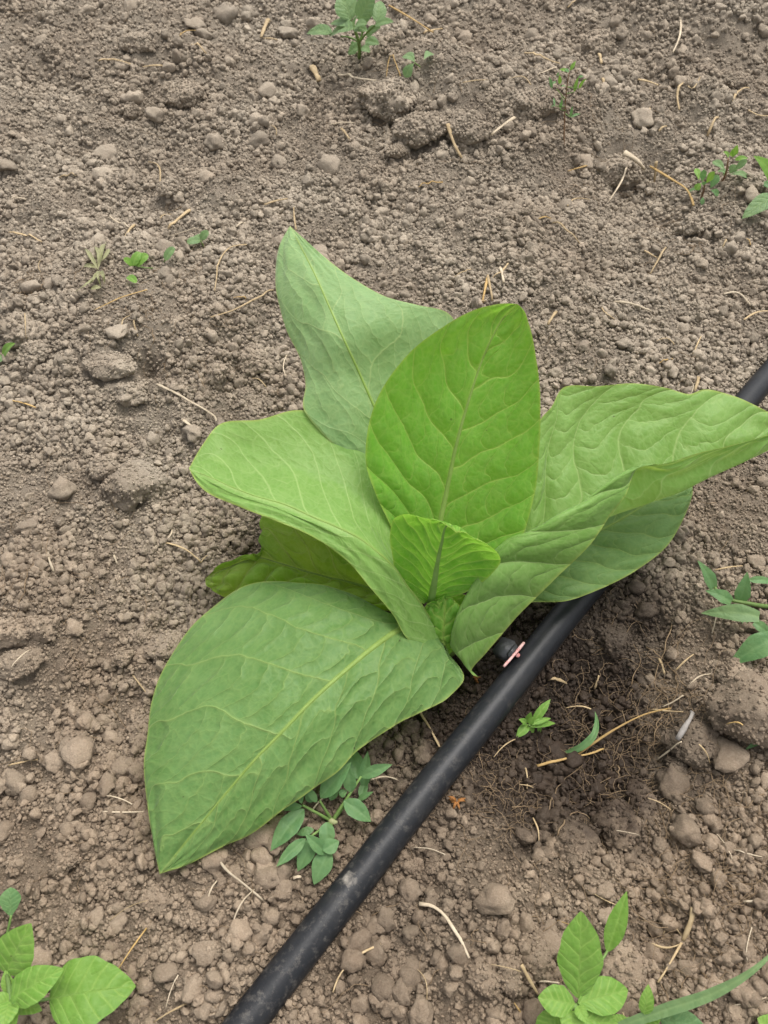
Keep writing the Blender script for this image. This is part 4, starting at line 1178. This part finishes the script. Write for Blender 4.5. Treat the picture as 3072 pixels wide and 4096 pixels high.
wstem(w9, [(*c(1790, 960), 0), (*c(1790, 900), .018)], [.0016, .0012], M_stem)

# clover seedlings and a wilted weed on the left
c = conv(0, 900, 1.3825); k = 1 / 1.3825 / KD
w10 = weed('clover', c(760, 240), 'tiny clover with round green leaflets on the left soil')
for b, t, w, zb, zt in [((745, 225), (820, 165), 58, .006, .012), ((740, 222), (682, 190), 42, .006, .010), ((735, 225), (775, 150), 50, .006, .014)]:
    blade(w10, c(*b), c(*t), w * k, zb, zt, M_weed_bright, 'round', fold=.12)
wstem(w10, [(*c(860, 240), 0), (*c(800, 236), .006), (*c(745, 225), .006)], [.0006, .0005], M_stem)
w10b = weed('clover', c(1130, 110), 'tiny clover with two leaflets up the slope from the round leaved clover')
for b, t, w, zb, zt in [((1110, 85), (1035, 100), 45, .006, .006), ((1110, 80), (1155, 38), 48, .006, .012), ((1100, 80), (1085, 55), 42, .006, .01)]:
    blade(w10b, c(*b), c(*t), w * k, zb, zt, M_weed_grey, 'round', fold=.12)
wstem(w10b, [(*c(1130, 125), 0), (*c(1110, 85), .007)], [.0006, .0005], M_stem)
w10c = weed('clover', c(925, 200), 'folded clover leaflet between the two tiny clovers')
blade(w10c, c(915, 195), c(965, 125), 45 * k, .006, .014, M_weed_grey, 'round', fold=.4)
wstem(w10c, [(*c(900, 215), 0), (*c(916, 194), .007)], [.0006, .0005], M_stem)
w10d = weed('clover', c(740, 310), 'single clover leaflet lying just below the round leaved clover')
blade(w10d, c(755, 320), c(705, 285), 42 * k, .004, .006, M_weed_bright, 'round', fold=.15)
w11 = weed('seedling', c(20, 720), 'little green shoot at the left edge under the crumbly lump')
blade(w11, c(15, 725), c(85, 655), 55 * k, .004, .016, M_weed_bright, 'lance', fold=.15)
blade(w11, c(15, 725), c(-30, 760), 50 * k, .004, .006, M_weed_grey, 'lance', fold=.15)
M_wilt = leaf_material('weed_wilted', (.22, .23, .10), (.34, .32, .18), (.36, .34, .2), (.3, .32, .12), edge=(.36, .34, .2))
w14 = weed('wilted_weed', c(545, 260), 'wilted yellow grey weed with limp strips on the left soil')
for b, t, w, md in [((545, 250), (470, 130), 22, (500, 170)), ((545, 240), (590, 90), 26, (560, 150)), ((540, 230), (520, 120), 20, (545, 180)), ((550, 260), (580, 330), 26, (575, 290)), ((545, 260), (490, 340), 24, (510, 310)), ((540, 240), (460, 230), 20, (500, 225)), ((550, 255), (560, 345), 20, (545, 300)), ((530, 280), (410, 370), 18, (470, 335)), ((560, 200), (600, 130), 20, (590, 160)), ((500, 355), (560, 345), 24, (530, 345))]:
    blade(w14, c(*b), c(*t), w * k, .006, .003, M_wilt, 'lance', fold=.4, mid=[(*c(*md), .012)], twist=random.uniform(-.8, .8))

# bright sprout and bent grass blade beside the pipe
c = conv(1900, 2450, 2.765); k = 1 / 2.765 / KD
w12 = weed('seedling', c(600, 1270), 'bright green sprout on the dark wet soil beside the pipe')
for b, t, w, zb, zt in [((595, 1240), (455, 1385), 105, .010, .006), ((640, 1220), (835, 960), 100, .010, .024), ((610, 1265), (890, 1225), 75, .010, .014), ((580, 1220), (620, 1100), 80, .010, .018), ((590, 1250), (650, 1330), 70, .008, .004), ((690, 1270), (725, 1325), 60, .008, .006), ((570, 1230), (485, 1180), 70, .010, .012), ((620, 1240), (840, 1170), 60, .012, .020), ((600, 1240), (650, 1150), 70, .014, .022)]:
    blade(w12, c(*b), c(*t), w * k, zb, zt, M_weed_bright, 'lance', fold=.2, n=14, m=9)
wstem(w12, [(*c(600, 1290), 0), (*c(600, 1245), .012)], [.0010, .0008], M_stem)
w13 = weed('grass_seedling', c(990, 1545), 'curved single grass blade standing on the dark soil above the long straws', 'grass')
blade(w13, c(975, 1548), c(1325, 1090), 80 * k, .002, .014, M_weed_blue, 'lance', fold=.3, n=30, mid=[(*c(1180, 1485), .010), (*c(1310, 1360), .016), (*c(1345, 1220), .018)])

# ------------------------------------------------------------------ straw
straws = [
    ([(342, 838), (391, 865), (449, 896), (465, 908), (471, 924)], 6, 'p', 'longest pale bent straw running to the tip of the left leaf'),
    ([(396, 914), (437, 945)], 6, 'p', 'short pale straw poking from under the left leaf tip'),
    ([(24, 510), (60, 518), (94, 530)], 4, 's', 'straight straw lying near the left edge above the wilted weed'),
    ([(535, 541), (504, 548), (471, 588), (471, 607), (465, 636)], 3, 's', 'hooked thin straw left of the back leaf tip'),
    ([(412, 462), (365, 503)], 7, 's', 'thick cut straw on the slope left of the back leaf'),
    ([(293, 494), (273, 521)], 6, 's', 'short straw just left of the thick cut straw'),
    ([(320, 634), (262, 655), (207, 677)], 2.6, 'g', 'thin golden stem on the left slope below the clover'),
    ([(592, 634), (547, 658), (504, 681), (455, 693)], 4, 's', 'long frayed straw touching the back leaf edge'),
    ([(360, 1179), (407, 1200), (436, 1222)], 4.5, 's', 'slanted straw by the tip of the yellowing leaf'),
    ([(436, 1222), (450, 1205)], 3, 's', 'short twig branching at the end of the slanted straw'),
    ([(107, 1199), (120, 1241)], 6.5, 'p', 'short thick pale straw on the left soil'),
    ([(249, 1205), (257, 1225)], 5, 'p', 'tiny pale chip on a clod left of the yellowing leaf'),
    ([(23, 1658), (86, 1645)], 4.5, 's', 'straight straw at the left edge below the middle'),
    ([(290, 1464), (325, 1510)], 3.5, 's', 'brown straw running under the big leaf edge'),
    ([(320, 2007), (260, 2094)], 4, 'g', 'golden straw leaning over the bottom left weed'),
    ([(470, 1852), (495, 1887), (530, 1915), (572, 1950)], 6, 'p', 'grey curved straw below the big leaf tip'),
    ([(475, 1900), (455, 1935), (450, 1972)], 4, 'p', 'short bent straw beside the grey curved straw'),
    ([(635, 1900), (652, 1897)], 8, 'p', 'tiny square straw chip left of the pipe'),
    ([(829, 2040), (770, 2070), (735, 2110), (720, 2145)], 5, 's', 'long curved straw right of the pipe at the bottom'),
    ([(410, 2167), (335, 2210)], 4.5, 's', 'straw at the bottom edge between weed and pipe'),
    ([(905, 1955), (945, 1968), (980, 2012), (1012, 2072)], 8.5, 'p', 'pale curled strip of dry leaf right of the pipe'),
    ([(1246, 1634), (1320, 1593), (1387, 1555), (1445, 1535)], 5.5, 'g', 'upper of the two long straws over the moist hollow'),
    ([(1157, 1659), (1215, 1647), (1266, 1636), (1302, 1622)], 6, 'g', 'lower of the two long straws over the moist hollow'),
    ([(1181, 1471), (1200, 1474), (1222, 1482)], 9, 's', 'short flat straw chip on the wet soil beside the pipe'),
    ([(1420, 1428), (1432, 1462)], 6, 's', 'short straw upright on the soil right of the wet patch'),
    ([(1282, 1493), (1291, 1464)], 5, 's', 'small straw chip just right of the flat chip'),
    ([(1400, 1538), (1435, 1543), (1472, 1542)], 4, 's', 'thin straw lying across the end of the long straws'),
    ([(1414, 1647), (1450, 1629)], 4, 'p', 'white straw splinter below the long straws'),
    ([(1633, 1618), (1670, 1655)], 9, 's', 'thick straw at the right edge below the biggest clod'),
    ([(905, 1540), (928, 1580), (949, 1618)], 6, 's', 'straw leaning between the big leaf and the pipe'),
    ([(1123, 1596), (1085, 1618), (1065, 1640)], 3, 's', 'thin bent straw below the bright sprout'),
    ([(1324, 660), (1354, 664), (1404, 681)], 6, 'p', 'bright white straw sliver right of the middle leaf'),
    ([(1192, 489), (1251, 534)], 4, 's', 'straight straw on the soil above the white sliver'),
    ([(1436, 542), (1402, 599)], 3.6, 's', 'straw slanting down right of the furrow'),
    ([(1200, 681), (1182, 710)], 6, 's', 'short straw close to the edge of the middle leaf'),
    ([(1402, 367), (1449, 416), (1470, 432), (1495, 452)], 5.5, 'g', 'long golden bent straw left of the small right weeds'),
    ([(1415, 358), (1411, 401)], 7, 's', 'short flat straw at the head of the golden bent straw'),
    ([(1224, 454), (1243, 445), (1270, 447)], 3, 's', 'thin arched straw above the furrow'),
    ([(1052, 607), (1041, 662)], 5, 'g', 'left one of the tied straws sticking up behind the middle leaf'),
    ([(1052, 603), (1062, 658)], 5, 's', 'right one of the tied straws sticking up behind the middle leaf'),
    ([(1022, 660), (1048, 658)], 5, 's', 'straw lying flat at the foot of the tied straws'),
    ([(1079, 586), (1087, 618)], 6, 'p', 'pale short straw right of the tied straws'),
    ([(1566, 525), (1552, 557)], 4, 's', 'thin straw below the faceted clod at right'),
    ([(1560, 643), (1587, 647), (1615, 672)], 4.5, 'p', 'pale curved straw near the right edge'),
    ([(1505, 824), (1497, 853)], 8, 's', 'straw stub behind the top edge of the right leaf'),
    ([(1132, 122), (1170, 133), (1207, 150)], 4.5, 's', 'straw lying above the thin stemmed weed'),
    ([(1292, 125), (1297, 147)], 6, 's', 'straw chip at the foot of the round brown clod'),
    ([(1299, 178), (1304, 196)], 5, 's', 'straw chip below the round brown clod'),
    ([(965, 300), (982, 328), (997, 350)], 7, 's', 'thick straw below the flaky topped lump'),
    ([(1110, 268), (1060, 300)], 6.5, 'p', 'whitish straw right of the flaky topped lump'),
    ([(1000, 186), (1052, 185)], 3, 's', 'level straw above the flaky topped lump'),
    ([(840, 22), (885, 55), (935, 78)], 4.5, 'g', 'long straw running from the top weed to the right'),
    ([(915, 80), (955, 70)], 5, 's', 'straw crossing the end of the long top straw'),
    ([(1345, 342), (1362, 352), (1388, 376)], 15, 'p', 'white papery husk on the dark crumbly lump'),
    ([(1460, 80), (1462, 100), (1450, 125)], 4, 'p', 'pale bent straw at the top right'),
    ([(1470, 200), (1457, 220), (1465, 245)], 4.5, 's', 'curved straw below the pale bent straw at the top right'),
    ([(1547, 262), (1525, 302)], 6, 's', 'straw leaning on the brown clod near the top right'),
    ([(1375, 182), (1420, 192)], 5, 's', 'knotted straw in the far right soil'),
    ([(1402, 242), (1375, 272)], 5, 's', 'straw slanting left in the far right soil'),
    ([(1580, 230), (1590, 210), (1615, 198)], 4.5, 's', 'arched straw at the far right below the rounded clod'),
    ([(215, 140), (250, 150), (290, 155)], 4.5, 's', 'forked straw on the far left slope'),
    ([(352, 150), (317, 182)], 4.5, 's', 'straw slanting beside the broad far clod'),
    ([(422, 137), (452, 152)], 4.5, 's', 'straw chip right above the broad far clod'),
    ([(580, 52), (565, 90)], 8, 's', 'broad straw standing left of the top weed'),
    ([(570, 93), (600, 94)], 4.5, 's', 'level straw at the foot of the broad straw'),
    ([(675, 155), (690, 187)], 12, 's', 'frayed husk below the top weed'),
    ([(732, 174), (770, 180), (812, 183)], 6, 'p', 'pale straw above the large rooty lump'),
    ([(572, 450), (622, 437)], 4.5, 's', 'straw on the slope above the back leaf tip'),
    ([(737, 285), (755, 310)], 5, 's', 'short straw left of the large rooty lump'),
    ([(1494, 1965), (1484, 2000), (1470, 2035)], 14, 's', 'thick cut straw stub of the dead root crown at the lower right'),
    ([(1470, 2035), (1445, 2078), (1417, 2124)], 5.5, 's', 'thin straw below the cut stub of the dead root crown'),
    ([(1404, 2040), (1430, 2050), (1470, 2040)], 5, 's', 'straw root bending left from the cut stub'),
    ([(1428, 2020), (1440, 2003), (1455, 2010), (1472, 2032)], 5, 's', 'looped straw root left of the cut stub'),
    ([(1438, 1628), (1455, 1600), (1474, 1572), (1490, 1543)], 12, 'w', 'whitish dusty stalk stuck on the pale mass of soil'),
    ([(1120, 2090), (1140, 2125), (1160, 2150)], 9, 's', 'brown dry curled leaf beside the bottom right weed'),
    ([(1150, 2120), (1205, 2125)], 5, 'p', 'pale straw behind the bottom right weed'),
    ([(1490, 2290 - 660), (1530, 1655)], 4, 's', 'thin straw in the rootlets below the biggest clod'),
    ([(1600, 2040 - 90), (1659, 1952)], 5, 'p', 'straw at the right edge above the lower right rootlets'),
    ([(800, 1690), (830, 1686), (858, 1688)], 4, 'p', 'pale straw beside the blue green weed'),
    ([(225, 1757), (270, 1762), (318, 1757)], 4, 'p', 'thin pale straw meeting the big leaf near its tip'),
    ([(1540, 1237), (1600, 1228)], 4, 's', 'straw behind the grass weed'),
    ([(1100, 905), (1120, 915)], 3, 's', 'chip')]
M_white = simple_mat('dusty_stalk', (.17, .15, .13), (.27, .25, .23), scale=220)
mats = {'p': M_straw_pale, 's': M_straw, 'g': M_straw_gold, 'w': M_white}


def surf_h(x, y):
    z = ground_h(x, y)
    for o in big_objs:
        d2 = ((x - o.location.x) / o.scale[0]) ** 2 + ((y - o.location.y) / o.scale[1]) ** 2
        z = np.where(d2 < .98, np.maximum(z, o.location.z + .88 * o.scale[2] * np.sqrt(np.maximum(1 - d2, 0))), z)
    return z


def make_straw(px, w, mat, label, group, lift0=.0):
    P = [gat(x, y) for x, y in px]
    r = mm(w / 2, P[0]) * (1.25 if P[0][1] > .55 else 1.0)
    C = arclen_resample(P, max(6, int(len(P) * 4)))
    g = surf_h(C[:, 0], C[:, 1])
    C[:, 2] = np.maximum(C[:, 2], g) + r * .6 + .0034
    # a stiff straw rides over the lumps
    k = np.linspace(0, 1, len(C)); hull = np.interp(k, [0, .5, 1], [C[0, 2], max(C[len(C) // 2, 2], (C[0, 2] + C[-1, 2]) / 2), C[-1, 2]])
    C[:, 2] = np.maximum(C[:, 2], hull) + .001 * np.sin(k * 3.1)
    R = r * (1 - .35 * k) * (1 + .15 * np.sin(k * 9 + w))
    V, F, T = tube_geo(C, R, 7, .55)
    o = obj('straw_stem', mesh_np('straw_stem', V, tris(F, T), mat), None, C[len(C) // 2])
    return tag(o, label, 'straw', group)


for px, w, mk, lab in straws:
    if lab == 'chip': continue
    make_straw(px, w, mats[mk], lab, 'straw pieces on the soil')

for _ in range(170):
    x, y = random.uniform(0, 1659), random.uniform(0, 2212)
    if random.random() > (.95 if x > 1100 else .45): continue
    P = gat(x, y)
    if pipe_dist(P[0], P[1])[0] < .02: continue
    if 640 < x < 1200 and 850 < y < 1500: continue
    a = random.uniform(0, 6.28); L = random.uniform(.008, .030) / mm(1, P)
    px = [(x, y), (x + math.cos(a + random.uniform(-.3, .3)) * L * .5, y + math.sin(a) * L * .5), (x + math.cos(a) * L, y + math.sin(a) * L * .8)]
    zt, zg = zone(x, y)
    place_label(make_straw(px, random.uniform(1.8, 4.2), random.choice([M_straw, M_straw, M_straw_pale, M_straw_gold]), None, zg.replace('clods', 'straw scraps')), x, y, 'thin straw scrap')

# dead orange leaf scraps
def scrap(cx_, cy_, w, label, seed):
    P = gat(cx_, cy_)
    r = mm(w, P); rr = np.random.default_rng(seed)
    parts = []
    for kx in range(13):
        a = rr.uniform(0, 6.28)
        L = r * rr.uniform(.25, .9)
        e = P + np.array([math.cos(a) * L, math.sin(a) * L, rr.uniform(.001, .006)])
        V, F, T = tube_geo(arclen_resample([P + [0, 0, .002], (P + e) / 2 + [0, 0, rr.uniform(.002, .006)], e], 6), np.array([.10, .16, .15, .12, .08, .02]) * r, 6, .35)
        parts.append((V, tris(F, T)))
    V, F = join_geo(parts)
    tag(obj('dead_leaf', mesh_np('dead_leaf', V, F, M_orange), None, P), label, 'dead leaf')


scrap(985, 1735, 24, 'crumpled orange brown dead leaf right of the pipe', 5)
scrap(1028, 1472, 12, 'orange dead scrap at the foot of the tobacco plant', 6)

# ------------------------------------------------------------------ fine rootlets: one mass nobody could count
parts = []


def rootlet(x, y, L, r, wander=.5, rise=.003):
    a = random.uniform(0, 6.28); P = [np.array([x, y])]
    n = 9
    for _ in range(n):
        a += random.gauss(0, wander)
        P.append(P[-1] + np.array([math.cos(a), math.sin(a)]) * L / n)
    P = np.array(P)
    z = ground_h(P[:, 0], P[:, 1]) + .0012
    k = np.linspace(0, 1, n + 1)
    z = np.maximum(z, np.linspace(z[0], z[-1], n + 1)) + rise * np.sin(np.pi * k) * random.random() + .0005
    z[0] -= .002
    V, F, T = tube_geo(np.column_stack([P, z]), r * (1 - .6 * k), 4, 1, False)
    parts.append((V, tris(F)))


zones = [(1080, 1700, .028, 120, .020), (1420, 1560, .040, 90, .05), (1480, 1700, .055, 130, .045), (1290, 1560, .030, 60, .03), (1500, 1980, .045, 120, .04), (1600, 1850, .05, 80, .04),
         (870, 270, .05, 50, .04), (1330, 340, .05, 70, .04), (1440, 520, .05, 60, .035), (400, 590, .035, 50, .025), (70, 620, .02, 60, .015), (310, 760, .035, 50, .03), (1310, 1430, .04, 50, .03), (1350, 1900, .06, 50, .035),
         (150, 1150, .06, 30, .05), (500, 800, .05, 40, .03), (1250, 200, .06, 50, .03), (150, 1450, .08, 40, .04), (900, 1750, .03, 20, .02), (700, 2050, .06, 25, .03), (250, 1950, .08, 30, .03)]
for x, y, sp, n, L in zones:
    P = gat(x, y)
    for _ in range(int(n * .75)):
        rootlet(P[0] + random.gauss(0, sp * .6), P[1] + random.gauss(0, sp * .6), L * random.uniform(.4, 1.3), random.uniform(.00009, .00024) * (1.6 if random.random() < .08 else 1), .55)
for _ in range(420):
    x, y = random.uniform(0, 1659), random.uniform(0, 2212)
    if random.random() > (.9 if x > 900 else .5): continue
    P = gat(x, y)
    if pipe_dist(P[0], P[1])[0] < .014: continue
    rootlet(P[0], P[1], random.uniform(.01, .05), random.uniform(.0001, .00028), .5)
V, F = join_geo(parts)
tag(obj('rootlets', mesh_np('rootlets', V, F, M_root)), 'tangled fine brown rootlets and hairs strewn over the soil', 'rootlets', kind='stuff')

# longer single roots
roots = [([(85, 1178), (75, 1223), (59, 1275), (42, 1321), (46, 1345)], 3.4, 'long brown root running down the left soil'),
         ([(1450, 1350), (1425, 1430), (1410, 1475), (1440, 1520), (1450, 1560), (1460, 1590)], 3.0, 'long dark root on the soil left of the grass weed'),
         ([(1395, 1400), (1440, 1440), (1480, 1490), (1520, 1530)], 3.0, 'root slanting down toward the biggest pale clod'),
         ([(1335, 1650), (1332, 1690), (1340, 1715)], 4.5, 'short thick root hanging above the large round ball of soil'),
         ([(1445, 1535), (1420, 1560), (1410, 1600), (1415, 1640)], 3.5, 'upper root of the dead plant at the end of the long straws'),
         ([(1455, 1450), (1460, 1490), (1445, 1535), (1435, 1570)], 3.5, 'root rising above the end of the long straws'),
         ([(1172, 1800), (1185, 1745), (1215, 1690), (1255, 1660)], 3.0, 'curved root arching over the moist hollow'),
         ([(1195, 1820), (1220, 1775), (1250, 1758), (1275, 1770)], 4.0, 'pale root arching over the pyramid shaped clod'),
         ([(1105, 1745), (1150, 1748), (1190, 1752)], 3.0, 'pale root reaching right from the dead root clump')]
for px, w, lab in roots:
    P = [gat(x, y) for x, y in px]
    C = arclen_resample(P, 24); g = surf_h(C[:, 0], C[:, 1])
    r = mm(w / 2, P[0]); C[:, 2] = np.maximum(C[:, 2], g) + .0015 + .002 * np.sin(np.linspace(0, 3.14, 24))
    C[:, 0] += .0006 * np.sin(np.arange(24) * 1.3)
    V, F, T = tube_geo(C, r * np.linspace(1, .45, 24), 6)
    tag(obj('root', mesh_np('root', V, tris(F, T), M_root), None, C[12]), lab, 'root', 'single roots on the soil')

finish_labels()
